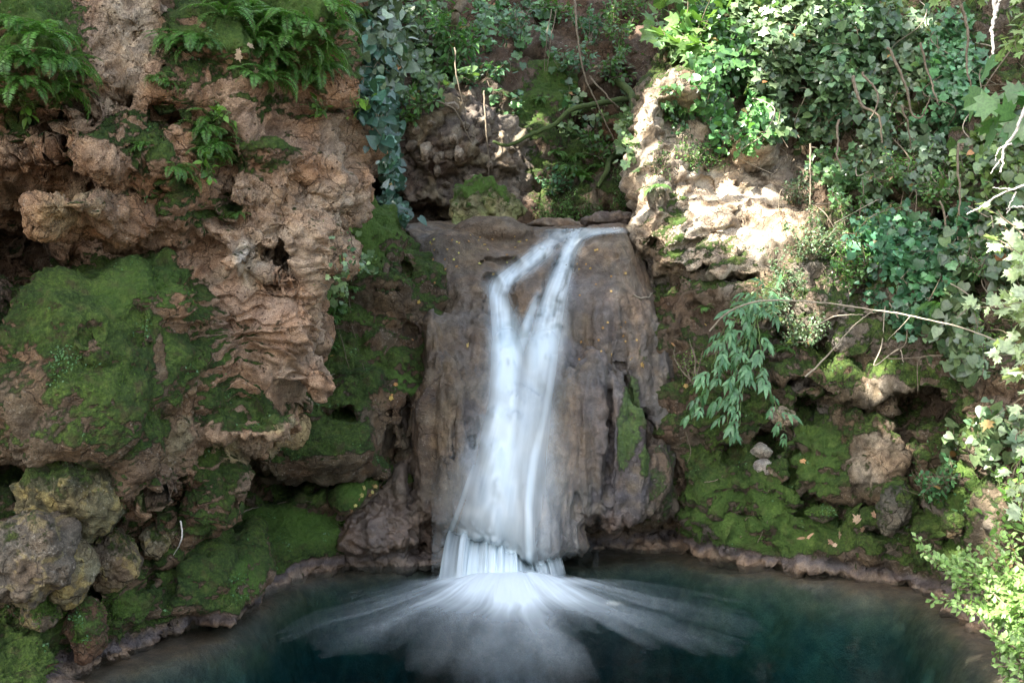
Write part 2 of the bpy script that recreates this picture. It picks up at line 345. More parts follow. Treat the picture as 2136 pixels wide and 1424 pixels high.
    w1, w2, wi = worley(P*[1, 1, 1.2]+fbm(P, .3, 2)[:, None]*.08, .16, 1); pits = sstep(.38, .12, w1)
    w3, w4, _ = worley(P+fbm(P, .1, 2)[:, None]*.03, .055, 2); pp = sstep(.42, .15, w3)
    d = big*(1-.45*smooth)-pits*(.035*(1-smooth))-pp*.014*(1-smooth)*(wi > .35)+fbm(P, .06, 4, .6, 0, 3)*.010
    d += (wi-.5)*.02*(1-smooth)*(1-shell)-sstep(.10, .02, w2-w1)*.02*(1-smooth)*(1-shell)
    rr = fbm(P, .12, 4, .55, 2, 9)*.02*(1-smooth)*(1-shell); d += rr
    # ribbed shell of old flowstone: nested arches
    wx = fbm(P, .5, 3, seed=11)*40+fbm(P, .14, 3, seed=12)*12
    def arch(cx, cy, ax, per):
        r = np.sqrt(((u-cx)/ax)**2+np.minimum(v-cy, 40)**2)+wx; s = np.abs(((r/per) % 1)*2-1); return s**1.7*2-1
    r1, r2 = arch(478, 905, 1.0, 27), arch(655, 850, 1.15, 25); mixr = sstep(540, 590, u+wx); rib = r1*(1-mixr)+r2*mixr
    d += rib*.030*shell*sstep(.2, .6, fbm(P, .35, 3, seed=14)*.6+.6)
    P = P+n*d[:, None]; n = vnormals(P, Q)
    # colours
    N1, N2, N3 = fbm(P, .5, 4, .6, seed=20), fbm(P, .2, 4, .6, seed=21), fbm(P, .9, 3, seed=22)
    col = np.tile(np.array(OCH, np.float32), (len(P), 1)); col = lerp(col, PINK, sstep(-.3, .5, N1)); col = lerp(col, RUST, sstep(.15, .7, N2)*.6); col = lerp(col, PALE, sstep(.1, .7, N3)*.5)
    col = lerp(col, PALE, paint(u, v, [(265,100,65,105,-4,.75),(525,545,38,60,0,.9),(430,590,40,18,30,.8),(700,300,50,70,0,.5),(690,420,30,60,0,.35)]))
    col = lerp(col, WHITE, paint(u, v, [(522,545,26,42,10,.8)])*sstep(-.3, .2, N2)); col = lerp(col, YEL, paint(u, v, [(170,440,85,45,0,.6),(60,800,40,70,0,.35),(590,885,40,25,0,.9),(470,905,25,60,0,.7),(385,880,22,120,-12,.8),(340,760,10,60,0,.6),(150,1060,90,70,0,.45),(60,1200,90,90,0,.3)])*sstep(-.5, .1, N2))
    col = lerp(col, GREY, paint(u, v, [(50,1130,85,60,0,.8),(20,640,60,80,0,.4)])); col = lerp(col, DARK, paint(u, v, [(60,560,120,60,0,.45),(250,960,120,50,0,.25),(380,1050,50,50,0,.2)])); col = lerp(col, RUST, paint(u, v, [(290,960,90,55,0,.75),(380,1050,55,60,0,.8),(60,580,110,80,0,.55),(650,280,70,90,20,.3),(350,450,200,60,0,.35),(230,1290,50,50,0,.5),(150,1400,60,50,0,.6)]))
    col = lerp(col, BROWN, paint(u, v, [(200,800,230,230,0,.85),(430,1210,110,100,0,.85),(250,1250,260,200,0,.8),(60,900,150,150,0,.9)]))  # brown rock, lower left also darkened in colour for weak ambient light
    w = paint(u, v, [(150,1200,420,260,0,.5),(200,770,225,245,0,.8),(60,880,110,110,0,.62),(55,790,38,70,10,.3),(300,600,110,60,0,1.0),(330,800,80,150,0,.8),(330,980,60,60,0,.4),(440,900,30,60,0,.2),(500,850,110,50,0,.75),(390,880,18,110,-12,.22),(340,740,10,50,0,.15),
        (430,1210,110,110,0,.85),(430,1130,110,50,0,.9),(470,1080,60,30,0,.9),(240,1260,90,90,0,.75),(80,1360,110,90,0,.8),(180,1300,60,60,0,.7),(440,1000,40,70,0,.7),(370,1120,40,40,0,.6),(230,1190,60,50,0,.6),
        (60,120,140,130,0,.9),(20,230,60,50,0,.9),(265,100,62,110,-4,.02),(430,80,80,110,0,.7),(590,90,170,120,0,.95),(560,210,80,40,0,.65),(380,190,40,60,0,.75),(300,270,60,50,0,.65),(230,270,60,40,0,.55),(310,340,60,60,0,.85),(370,420,50,80,0,.85),(440,430,60,40,0,.6),(545,325,70,50,0,.85),(440,300,35,75,0,.8),(170,440,60,30,0,.35),(400,480,40,40,0,.75),(120,330,40,25,0,.5),(260,520,40,10,0,.2),
        (380,640,60,60,0,.6),(620,200,40,60,0,.5),(720,100,40,100,0,.7),(700,190,30,40,0,.3),(600,820,20,20,0,.2)], base=.12)
    under = sstep(.1, -.5, n[:, 2]); up = sstep(.2, .8, n[:, 2])
    moss = w+up*.25-under*.4; rc = sstep(-.2, -.8, rib)*shell*sstep(640, 740, v)*.55*sstep(640, 520, u); moss = np.clip(moss+rc+N2*.12, 0, 1.2)
    wet = paint(u, v, [(100,1000,200,60,0,.3)]); pit = np.clip(1-smooth*.9, 0, 1)
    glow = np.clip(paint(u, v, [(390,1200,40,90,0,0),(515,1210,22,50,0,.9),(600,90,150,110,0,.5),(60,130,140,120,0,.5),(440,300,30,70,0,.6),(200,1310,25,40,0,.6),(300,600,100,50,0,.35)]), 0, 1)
    dd, col, moss, wet = rim(P, n, col, moss, wet); P = P+dd
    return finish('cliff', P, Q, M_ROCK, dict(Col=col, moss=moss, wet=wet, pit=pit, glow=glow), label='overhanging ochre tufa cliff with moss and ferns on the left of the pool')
def mossy_bank():
    D = tps([(740,400,9.7),(800,500,9.4),(700,480,9.1),(700,600,9.0),(870,560,9.5),(930,620,9.6),(740,700,9.0),(850,720,9.2),(620,750,8.8),(700,830,8.6),(850,820,9.0),(560,930,8.1),(700,930,8.3),(800,900,8.6),(850,950,9.0),(500,1060,8.6),(600,1085,8.7),(700,1090,8.9),(560,1160,8.1),(600,1195,8.3),(660,1150,8.6),(720,1180,8.9),(480,1200,7.6),(420,1300,7.0),(350,300,9.8),(1000,300,11),(1000,1100,9.6),(350,700,8.8),(540,1240,7.7)])
    poly = [(350,300),(700,360),(728,392),(760,410),(770,428),(800,425),(835,450),(850,485),(872,520),(905,560),(935,600),(960,680),(960,830),(900,900),(900,1200),(720,1186),(660,1198),(600,1225),(565,1245),(540,1268),(420,1350),(350,1380)]
    f = Field((380, 970), (350, 1350), (7.3, 10.8), 3.6, .036); f.base(D, poly, .25, 10.6)
    for a in [(750,450,9.9,50,50,.35),(810,520,9.7,35,60,.3),(700,500,9.4,80,40,.35),(760,520,9.6,50,45,.3),(850,600,9.8,50,60,.3),(690,560,9.3,50,50,.3),(800,640,9.5,60,60,.25),(700,660,9.3,60,50,.25),(650,935,8.6,165,58,.5),(560,960,8.4,70,40,.35),(760,905,8.8,70,70,.45),(800,950,8.95,30,45,.3),(640,840,8.9,60,30,.3),(720,800,9.1,70,40,.25),(620,1130,8.9,100,70,.3),(500,1140,8.2,60,50,.35),(720,1020,8.9,30,25,.3),(655,1170,8.9,30,25,.2)]: f.ell(*a, k=.12)
    for a in [(600,1032,8.4,140,26,1.1),(500,1010,8.1,70,35,.8),(705,862,8.55,34,12,.45),(812,935,8.75,16,48,.5),(760,990,8.9,45,16,.5),(795,560,9.3,14,18,.25),(812,605,9.35,16,10,.25),(855,690,9.2,25,8,.15),(640,880,8.3,60,7,.15),(845,870,9.0,12,35,.3),(840,545,9.4,10,22,.2),(700,1010,8.7,40,14,.5)]: f.ell(*a, sub=True, k=.07)
    P, Q, u, v = f.mesh(); n = vnormals(P, Q)
    sl = paint(u, v, [(660,930,180,65,0,1),(600,1120,150,80,0,1)])
    w1, w2, wi = worley(P+fbm(P, .3, 2)[:, None]*.1, .28, 4)
    d = fbm(P, .5, 4, .5, 2, 31)*.07+fbm(P, .2, 5, .55, 0, 32)*.05+fbm(P, .07, 4, .6, 0, 33)*.014+(.5-w1)*.05
    P = P+n*(d*(1-.6*sl))[:, None]; n = vnormals(P, Q); N2 = fbm(P, .2, 4, seed=35); N1 = fbm(P, .6, 3, seed=36)
    col = np.tile(np.array(BROWN, np.float32), (len(P), 1)); col = lerp(col, RUST, sstep(0, .6, N2)*.5); col = lerp(col, DARK, sstep(0, .7, N1)*.4)
    moss = paint(u, v, [(760,480,90,90,0,1),(700,560,80,80,0,.95),(850,560,60,90,0,.6),(700,700,80,90,0,.75),(840,680,60,70,0,.25),(800,780,70,60,0,.65),(650,850,90,35,0,.9),(640,930,150,50,0,.72),(780,930,50,50,0,.65),(600,1110,150,60,0,1),(560,1190,60,40,0,.8),(830,880,60,80,0,.15),(500,970,60,30,0,.2),(860,800,25,60,30,.6),(470,1150,60,60,0,.9),(720,1020,30,30,0,1)], base=.5)
    moss = np.clip(moss+sstep(.1, .8, n[:, 2])*.3-sstep(.1, -.5, n[:, 2])*.5+N2*.15, 0, 1.3)
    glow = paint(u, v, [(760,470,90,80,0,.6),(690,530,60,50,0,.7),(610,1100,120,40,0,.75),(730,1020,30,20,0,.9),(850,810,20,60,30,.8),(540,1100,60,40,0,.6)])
    dd, col, moss, wet = rim(P, n, col, moss, np.zeros(len(P), np.float32)); P = P+dd
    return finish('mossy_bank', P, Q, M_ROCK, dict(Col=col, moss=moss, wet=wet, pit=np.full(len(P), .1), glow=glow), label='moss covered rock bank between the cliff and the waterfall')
def fall_rock():
    D = tps([(850,470,10.3),(950,462,10.9),(1000,520,10.0),(1080,480,10.9),(1100,490,10.6),(1200,478,10.9),(1300,478,10.9),(1300,510,10.3),(920,600,9.6),(1010,590,9.55),(1050,560,9.75),(1130,530,10.0),(1130,590,9.6),(1090,640,9.4),(1250,600,9.45),(1340,600,9.7),(950,750,9.15),(1050,720,9.2),(1200,720,9.35),(1320,750,9.25),(1290,600,9.4),(860,850,9.0),(940,900,8.8),(1060,900,8.75),(1200,900,8.75),(1350,900,9.0),(870,1050,8.75),(950,1090,8.5),(1050,1120,8.42),(1140,1165,8.45),(1195,1150,8.5),(1250,1050,8.7),(1330,1050,8.75),(1400,1060,9.1),(1400,800,9.4),
        (780,1100,8.65),(720,1120,8.8),(850,1150,8.85),(760,1060,8.9),(850,960,8.95),(1000,400,11.5),(1300,400,11.5),(800,400,11.2),(1500,800,10)])
    poly = [(835,478),(850,466),(900,460),(1000,456),(1090,470),(1125,474),(1200,466),(1250,476),(1325,478),(1345,560),(1375,640),(1385,700),(1405,850),(1412,1000),(1425,1070),(1400,1074),(1385,1086),(1350,1070),(1325,1075),(1300,1084),(1290,1104),(1280,1106),(1262,1084),(1250,1078),(1240,1094),(1225,1100),(1212,1092),(1210,1140),(1185,1155),(1165,1158),(1130,1170),(1100,1164),(1085,1148),(1040,1134),(1000,1126),(940,1105),(925,1115),(930,1186),(700,1190),(690,1140),(690,1070),(740,1020),(800,1000),(842,935),(835,880),(820,860),(850,830),(885,760),(912,700),(925,640),(912,580),(882,530)]
    f = Field((670, 1450), (430, 1220), (7.8, 11.6), 3.6, .032); f.base(D, poly, .2, 11.5)
    for a in [(1030,490,10.6,85,35,.35),(1100,590,9.85,50,45,.25),(1150,560,10.05,40,50,.25),(1080,540,10.15,30,18,.2),(1170,487,10.9,50,16,.3),(1270,490,10.6,60,25,.35),(1250,560,9.9,60,70,.35),(1330,770,9.5,30,110,.25),(1240,900,8.95,60,180,.3),(1330,1000,9.0,60,80,.25),(930,900,8.95,55,160,.3),(1190,960,8.85,34,190,.22),(960,1010,8.75,40,90,.2),(800,1110,8.95,90,50,.35),(740,1100,8.95,50,45,.25),(850,1020,8.95,30,60,.2),(1285,580,9.8,45,110,.3),(1300,940,9.0,45,140,.32),(1235,860,8.95,34,120,.25),(905,760,9.2,22,120,.2),(940,540,10.2,70,60,.35),(1380,800,9.6,25,120,.2),(930,740,9.35,35,90,.2)]: f.ell(*a, k=.1)
    # the two chutes of the stream, the pit, cracks and the hollow under the lip
    f.tube([(1180,470,10.9,22,.12),(1135,520,10.05,26,.12),(1085,555,9.8,24,.16),(1040,580,9.6,24,.14),(1040,630,9.45,26,.12),(1062,700,9.2,30,.1)], k=.06)
    f.tube([(1210,470,10.95,20,.1),(1190,520,10.15,20,.08),(1165,580,9.7,20,.08),(1130,680,9.3,22,.06),(1100,780,9.05,30,.06)], k=.05)
    for a in [(1210,680,9.2,22,14,.10),(1225,655,9.25,34,50,.07),(1350,905,9.0,14,48,.55),(1316,845,9.1,6,40,.3),(1305,800,9.15,5,30,.2),(1300,740,9.2,10,40,.12),(890,1130,8.6,40,42,.6),(875,1165,8.7,45,24,.5),(855,1000,8.85,14,80,.25),(845,900,8.95,14,60,.25),(1195,745,9.15,26,60,.12),(985,850,8.75,9,130,.08),(1268,900,8.75,8,150,.12),(950,960,8.7,7,110,.08),(1060,545,9.9,40,10,.2),(1206,1040,8.5,7,90,.18),(1290,640,9.6,8,90,.08),(1335,900,8.9,10,60,.2),(700,1075,8.8,12,14,.1),(1300,1110,8.9,12,16,.3),(1255,1098,8.8,10,14,.3),(1345,1095,8.95,25,16,.3),(990,1160,8.5,90,26,.45)]: f.ell(*a, sub=True, k=.05)
    P, Q, u, v = f.mesh(); n = vnormals(P, Q)
    X = P*[1, 1, .13]; flow = sstep(560, 700, v)*sstep(820, 870, u)
    d = fbm(P*[1, 1, .5], .6, 4, .5, 0, 41)*.035+fbm(X, .16, 4, .6, 2, 42)*.034*flow+fbm(P*[1, 1, .5], .16, 4, .55, 0, 43)*.014+fbm(P, .05, 4, .65, 0, 44)*.007
    lump = paint(u, v, [(780,1100,110,100,0,1)]); d += lump*(fbm(P, .3, 4, .6, 1, 141)*.045+fbm(P@ROT*[1, .3, 1], .12, 4, .6, 1, 142)*.022)
    d += sstep(300, 0, np.abs(v-1110))*fbm(P*[1, 1, .4], .18, 3, .5, 2, 45)*.03*sstep(1000, 1100, v)*sstep(1150, 1230, u)
    P = P+n*d[:, None]; n = vnormals(P, Q); N1, N2, N3 = fbm(X, .3, 4, .6, seed=46), fbm(P, .25, 4, seed=47), fbm(P, .6, 3, seed=48)
    col = np.tile(np.array((.125, .10, .07), np.float32), (len(P), 1)); col = lerp(col, (.10, .09, .076), sstep(-.1, .6, N1)*.8); col = lerp(col, (.155, .112, .062), sstep(0, .6, N2)*.55); col = lerp(col, (.055, .05, .05), sstep(.35, .75, fbm(P*[1, 1, .1], .09, 4, .6, seed=49))*flow*.7); col = lerp(col, (.25, .2, .14), sstep(.4, .8, fbm(P*[1, 1, .12], .07, 4, .6, seed=149))*flow*.5)
    col = lerp(col, (.078, .075, .088), paint(u, v, [(1230,700,60,110,0,.75),(1150,1080,60,90,0,.4),(1290,960,90,160,0,.85),(1230,640,50,100,0,.4),(1260,820,50,90,0,.5),(985,900,18,250,4,.5),(1180,600,20,90,10,.7)])*sstep(-.4, .3, N2)); col = lerp(col, (.24, .19, .14), paint(u, v, [(1330,640,35,120,0,.5),(1000,500,100,30,0,.35),(1290,540,60,50,0,.3),(950,1080,60,40,0,.3)])*sstep(-.2, .4, N3))
    col = lerp(col, (.10, .062, .04), paint(u, v, [(790,1100,100,80,0,.6),(900,1100,40,50,0,.7),(860,960,30,100,0,.5)])); col = lerp(col, EARTH, paint(u, v, [(1330,1100,100,30,0,.5)]))
    moss = paint(u, v, [(1310,880,22,110,-8,.75),(1340,960,14,40,0,.8),(1380,1000,30,90,0,.5),(1350,740,20,60,0,.3),(1400,900,15,150,0,.45),(860,1000,10,60,0,.1),(1380,1040,30,30,0,.5),(980,700,0.1,0.1,0,0)], base=.0)
    moss = np.clip(moss+N2*.15*(moss > .05), 0, 1)
    wet = np.clip(.55+.35*N1+paint(u, v, [(1180,1050,50,130,0,.4),(1195,600,30,120,0,.3),(780,1120,90,70,0,.45),(1000,480,180,40,0,-.25)]), .1, 1)
    dd, col, moss, wet = rim(P, n, col, moss, wet, .6); P = P+dd
    return finish('waterfall_rock', P, Q, M_ROCK, dict(Col=col, moss=moss, wet=wet, pit=np.full(len(P), .12), glow=moss*0+.2), label='smooth wet brown travertine hump the waterfall runs down')
def right_bank():
    D = tps([(1330,250,10.5),(1340,450,10.1),(1420,400,10.0),(1550,430,10.3),(1650,350,10.95),(1600,250,11.3),(1450,200,11.0),(1450,560,9.5),(1540,540,9.55),(1640,450,10.1),(1390,640,9.7),(1450,650,9.7),(1420,800,9.35),(1500,750,9.3),(1480,900,9.1),(1420,1000,9.1),(1600,1000,8.8),(1500,1100,9.1),(1600,1150,8.8),(1400,1130,9.4),(1450,1145,9.3),(1700,1165,8.5),(1800,950,8.6),(1700,750,9.1),(1800,780,8.8),(1930,870,8.4),(1980,900,8.0),(2000,1000,7.7),(2050,1100,7.3),(2110,900,7.0),(2136,1100,6.6),(1900,1200,8.1),(1850,1100,8.3),(1960,1180,7.8),(2050,1250,7.1),(2136,1350,6.2),
        (1750,600,9.4),(1800,400,9.9),(1900,200,10.2),(2000,50,10.4),(2100,300,9.0),(2100,600,7.9),(1700,100,11.2),(1500,50,11.8),(1450,-100,12.5),(1900,-200,11.5),(2300,200,8.4),(2400,900,6.2),(2400,1300,5.4),(2300,1500,5.2),(2400,-200,10),(1000,1130,9.5),(1200,1130,9.6),(1300,1110,9.65),(1300,900,10.2),(1000,900,10.2),(1650,530,9.6),(2400,600,7.2)])
    poly = [(870,950),(870,1192),(1210,1176),(1300,1164),(1400,1162),(1450,1168),(1600,1190),(1750,1212),(1900,1236),(1960,1268),(2050,1345),(2130,1440),(2300,1750),(2900,1750),(2900,-700),(1400,-700),(1390,100),(1345,175),(1328,230),(1335,300),(1318,390),(1330,450),(1325,500),(1345,560),(1345,620),(1300,700),(1280,950)]
    f = Field((860, 2440), (-170, 1560), (5.1, 12.7), 5.2, .048); f.base(D, poly, .22, 12.5)
    for a in [(1355,300,10.5,30,110,.35),(1400,200,10.7,60,40,.4),(1370,440,10.1,40,60,.35),(1350,500,10.1,25,40,.3),(1450,470,10.1,80,40,.4),(1430,560,9.95,70,30,.35),(1440,520,9.9,50,20,.3),(1560,300,10.8,60,60,.4),
              (1810,950,8.9,122,85,.5),(1700,1000,9.0,100,90,.45),(1750,1060,8.9,120,40,.35),(1800,700,9.3,130,55,.5),(1700,800,9.2,120,50,.4),(1800,820,9.0,120,28,.45),(1900,800,8.75,80,30,.5),(1620,870,9.3,40,30,.3),(1640,950,9.2,60,55,.35),(1500,850,9.35,80,50,.3),(2020,1000,8.1,70,210,.5),(2100,900,7.5,70,160,.5),(1885,1060,8.5,50,70,.4),(1960,1090,8.1,40,50,.3),(1640,1110,9.0,90,50,.3),(1500,1050,9.3,90,70,.3),(1720,650,9.2,60,40,.4),(1900,720,8.9,70,50,.4),(1400,700,9.8,50,90,.3),(1580,660,9.6,60,60,.3),(1820,1140,8.5,70,50,.3),(1560,1000,9.15,40,40,.25),(1425,870,9.4,40,70,.25),(1900,980,8.9,30,50,.3)]: f.ell(*a, k=.12)
    for a in [(1430,570,9.6,60,7,.2,-20),(1500,545,9.7,70,7,.2,18),(1440,510,9.7,50,6,.2,20),(1540,470,9.9,70,6,.15,30),(1580,420,10.0,60,6,.15,28)]: f.ell(*a[:6], rot=a[6], sub=True, k=.05)
    for a in [(1940,900,8.1,34,66,1.2),(1925,850,8.3,50,18,.8),(1915,855,8.5,50,22,.6),(1850,855,8.6,70,10,.4),(1600,915,9.1,28,22,.4),(1690,845,9.0,24,24,.45),(1760,850,8.8,40,12,.35),(1640,800,9.1,50,9,.3),(1520,585,9.7,60,10,.4),(1380,585,9.8,30,18,.3),(1360,540,9.9,12,50,.3),(1620,910,9.1,20,30,.3),(1400,1112,9.4,40,26,.6),(1300,1120,9.45,110,30,.35),(1700,720,9.0,60,10,.25),(1590,740,9.2,30,20,.2),(1420,380,9.9,30,50,.2),(1520,370,10.1,90,30,.35),(1930,1140,8.2,12,30,.2),(1985,1135,7.8,14,10,.2),(1820,1065,8.5,60,8,.2),(1720,1060,8.7,70,8,.2),(1700,1075,8.7,50,8,.25),(1870,665,8.8,60,12,.3),(1760,1045,8.6,90,9,.25),(1560,1075,9.0,50,8,.2),(1650,985,8.8,14,50,.2),(1520,960,9.1,10,50,.15),(1480,1060,9.1,50,7,.15),(1820,1110,8.4,50,9,.2),(1900,1010,8.3,12,50,.3),(2050,900,7.7,8,110,.15),(2085,1000,7.3,8,120,.15),(1640,700,9.2,30,30,.3),(1840,440,9.8,60,50,.3),(1950,300,9.8,60,90,.3),(1890,120,10.2,90,70,.4),(1960,480,9.2,60,60,.4)]: f.ell(*a, sub=True, k=.07)
    P, Q, u, v = f.mesh(); n = vnormals(P, Q)
    ro = paint(u, v, [(1450,380,190,230,0,1)], soft=.25); lo = sstep(980, 1080, v)
    w1, w2, wi = worley(P+fbm(P, .3, 2)[:, None]*.08, .22, 7); s = P@np.array([-.35, .3, .9])+fbm(P, .5, 3, seed=50)*.06; strat = np.abs(((s/.13) % 1)*2-1)**1.5-.4
    d = fbm(P, .6, 4, .5, 2, 51)*.06+fbm(P, .25, 5, .55, 2, 52)*.055*(1-ro)+fbm(P*[1, 1, 1.6], .3, 5, .6, 0, 152)*.04*ro+fbm(P, .07, 4, .6, 0, 53)*.013+(.5-w1)*.05*(1-lo)*(1-ro)+strat*.04*ro+(wi-.5)*.03*ro-sstep(.12, .03, w2-w1)*.03*(1-lo)*(wi > .5)
    P = P+n*(d*(1-.1*lo))[:, None]; n = vnormals(P, Q); N1, N2, N3 = fbm(P, .6, 4, .6, seed=54), fbm(P, .2, 4, .6, seed=55), fbm(P, 1., 3, seed=56)
    col = np.tile(np.array(BROWN, np.float32), (len(P), 1)); col = lerp(col, GREY, sstep(-.1, .6, N1)*.7); col = lerp(col, EARTH, sstep(.1, .7, N3)*.5)
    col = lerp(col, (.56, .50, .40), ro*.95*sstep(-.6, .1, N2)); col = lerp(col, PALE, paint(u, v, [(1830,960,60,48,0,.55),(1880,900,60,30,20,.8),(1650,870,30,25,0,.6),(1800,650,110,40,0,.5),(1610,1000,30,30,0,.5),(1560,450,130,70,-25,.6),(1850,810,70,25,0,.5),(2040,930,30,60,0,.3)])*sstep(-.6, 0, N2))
    col = lerp(col, EARTH, paint(u, v, [(1440,640,80,60,0,.8),(1400,900,30,200,0,.6),(1300,1130,110,40,0,.9),(1700,740,80,30,0,.5),(1760,780,60,30,0,.4),(1960,900,30,60,0,.3)])); col = lerp(col, DARK, paint(u, v, [(1930,880,50,60,0,.6),(1900,200,250,300,0,.35)]))
    moss = paint(u, v, [(1500,380,230,215,0,.06),(1450,700,80,90,0,.45),(1440,640,60,40,0,.3),(1500,850,90,80,0,.7),(1500,1000,100,110,0,.9),(1650,1040,90,70,0,.9),(1700,950,70,80,0,.85),(1600,1120,200,50,0,1),(1830,960,62,50,0,.12),(1900,1100,120,70,0,.9),(2000,1000,60,200,0,.75),(2110,950,50,200,0,.35),(1780,760,110,45,0,.7),(1620,840,90,35,0,.8),(1390,470,50,80,0,.55),(1440,580,80,40,0,.5),(1370,280,40,90,0,.3),(1550,290,70,50,0,.6),(1500,540,80,40,0,.45),(1400,900,30,120,0,.4),(1300,1130,110,40,0,-.2),(1850,810,60,20,0,.2),(1930,790,50,25,0,.8)], base=.5)
    moss = np.clip(moss+sstep(.2, .8, n[:, 2])*.2-sstep(.1, -.5, n[:, 2])*.5+N2*.15, 0, 1.3)
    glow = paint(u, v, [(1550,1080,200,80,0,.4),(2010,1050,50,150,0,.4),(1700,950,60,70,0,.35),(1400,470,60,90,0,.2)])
    dd, col, moss, wet = rim(P, n, col, moss, np.zeros(len(P), np.float32)); P = P+dd
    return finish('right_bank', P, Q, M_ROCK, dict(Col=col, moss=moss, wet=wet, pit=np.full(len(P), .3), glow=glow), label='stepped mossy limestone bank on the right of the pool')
def back_cliff():
    D = tps([(560,400,12.2),(760,400,12.6),(760,150,12.6),(760,-100,14),(840,330,12.4),(900,300,12.4),(1000,300,12.6),(1100,300,12.9),(1100,420,12.9),(1000,440,12.7),(1250,430,12.9),(1250,250,13.5),(1150,150,13.9),(1200,100,14.8),(1000,50,14.6),(900,50,14.2),(1350,50,15.2),(1000,-200,16.5),(1350,-250,17),(1650,0,14.5),(1650,300,13),(1400,460,12.6),(850,200,12.5),(920,200,12.6),(1000,180,12.85),(1060,250,12.85),(1150,300,13.0),(700,560,12),(1000,560,12),(1500,560,12),(1320,230,13.2)])
    f = Field((480, 1720), (-320, 560), (11.0, 17.6), 4.6, .055); f.base(D, None, .2, 17.4)
    for a in [(940,330,12.95,110,140,.3),(1260,430,13.2,110,50,.5),(1280,290,13.4,60,30,.4),(1280,180,13.9,60,50,.5),(1130,200,14.0,80,60,.4),(830,300,12.9,60,120,.4),(1230,340,13.4,70,50,.4),(1010,430,12.9,60,40,.3)]: f.ell(*a, k=.15)
    for a in [(885,445,12.4,60,26,.8),(760,330,12.5,30,120,.8),(790,420,12.5,40,50,.6),(1275,170,13.8,35,25,.5),(1260,255,13.4,50,14,.4),(1170,400,13.0,50,10,.3),(1230,395,12.8,80,8,.3),(1180,120,14.2,120,12,.3),(960,160,13.3,60,16,.3)]: f.ell(*a, sub=True, k=.1)
    P, Q, u, v = f.mesh(); n = vnormals(P, Q)
    w1, w2, wi = worley(P+fbm(P, .4, 2)[:, None]*.1, .26, 9); k1, k2, ki = worley(P, .12, 10); cong = paint(u, v, [(960,330,160,150,0,1),(1250,380,130,90,0,.6)], soft=.3)
    d = fbm(P, .9, 4, .5, 2, 61)*.10+fbm(P, .35, 5, .55, 0, 62)*.07+fbm(P, .1, 4, .6, 0, 63)*.02+cong*((wi-.5)*.13-sstep(.14, .03, w2-w1)*.05+(ki-.5)*.06-sstep(.12, .03, k2-k1)*.03)
    P = P+n*d[:, None]; n = vnormals(P, Q); N1, N2, N3 = fbm(P, .6, 4, .6, seed=64), fbm(P, .25, 4, .6, seed=65), fbm(P, 1.2, 3, seed=66)
    col = np.tile(np.array((.105, .075, .05), np.float32), (len(P), 1)); col = lerp(col, (.17, .15, .13), cong*.85); col = lerp(col, (.27, .245, .19), cong*(ki > .7)*.75); col = lerp(col, (.25, .21, .13), cong*(wi > .8)*.7); col = lerp(col, (.08, .065, .05), cong*(wi < .25)*.5); col = lerp(col, (.17, .115, .09), sstep(0, .6, N1)*.5); col = lerp(col, (.34, .30, .24), paint(u, v, [(1080,290,45,140,-18,.7),(890,320,20,25,0,.6)])*sstep(-.5, .1, N2))  # pale strip painted along the sun streak, pale spot by the white stone
    moss = paint(u, v, [(1130,200,90,70,0,.8),(1180,330,110,110,0,.7),(1260,430,110,60,0,.6),(960,330,120,110,0,.05),(1060,160,60,30,0,.5),(900,200,60,40,0,.3),(1300,300,60,60,0,.6)], base=.25)
    moss = np.clip(moss+N2*.2-sstep(.1, -.5, n[:, 2])*.5, 0, 1.2)
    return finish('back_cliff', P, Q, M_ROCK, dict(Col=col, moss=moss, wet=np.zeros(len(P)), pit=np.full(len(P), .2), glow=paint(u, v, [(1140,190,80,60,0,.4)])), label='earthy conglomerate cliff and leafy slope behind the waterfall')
left_cliff(); mossy_bank(); fall_rock(); right_bank(); back_cliff()
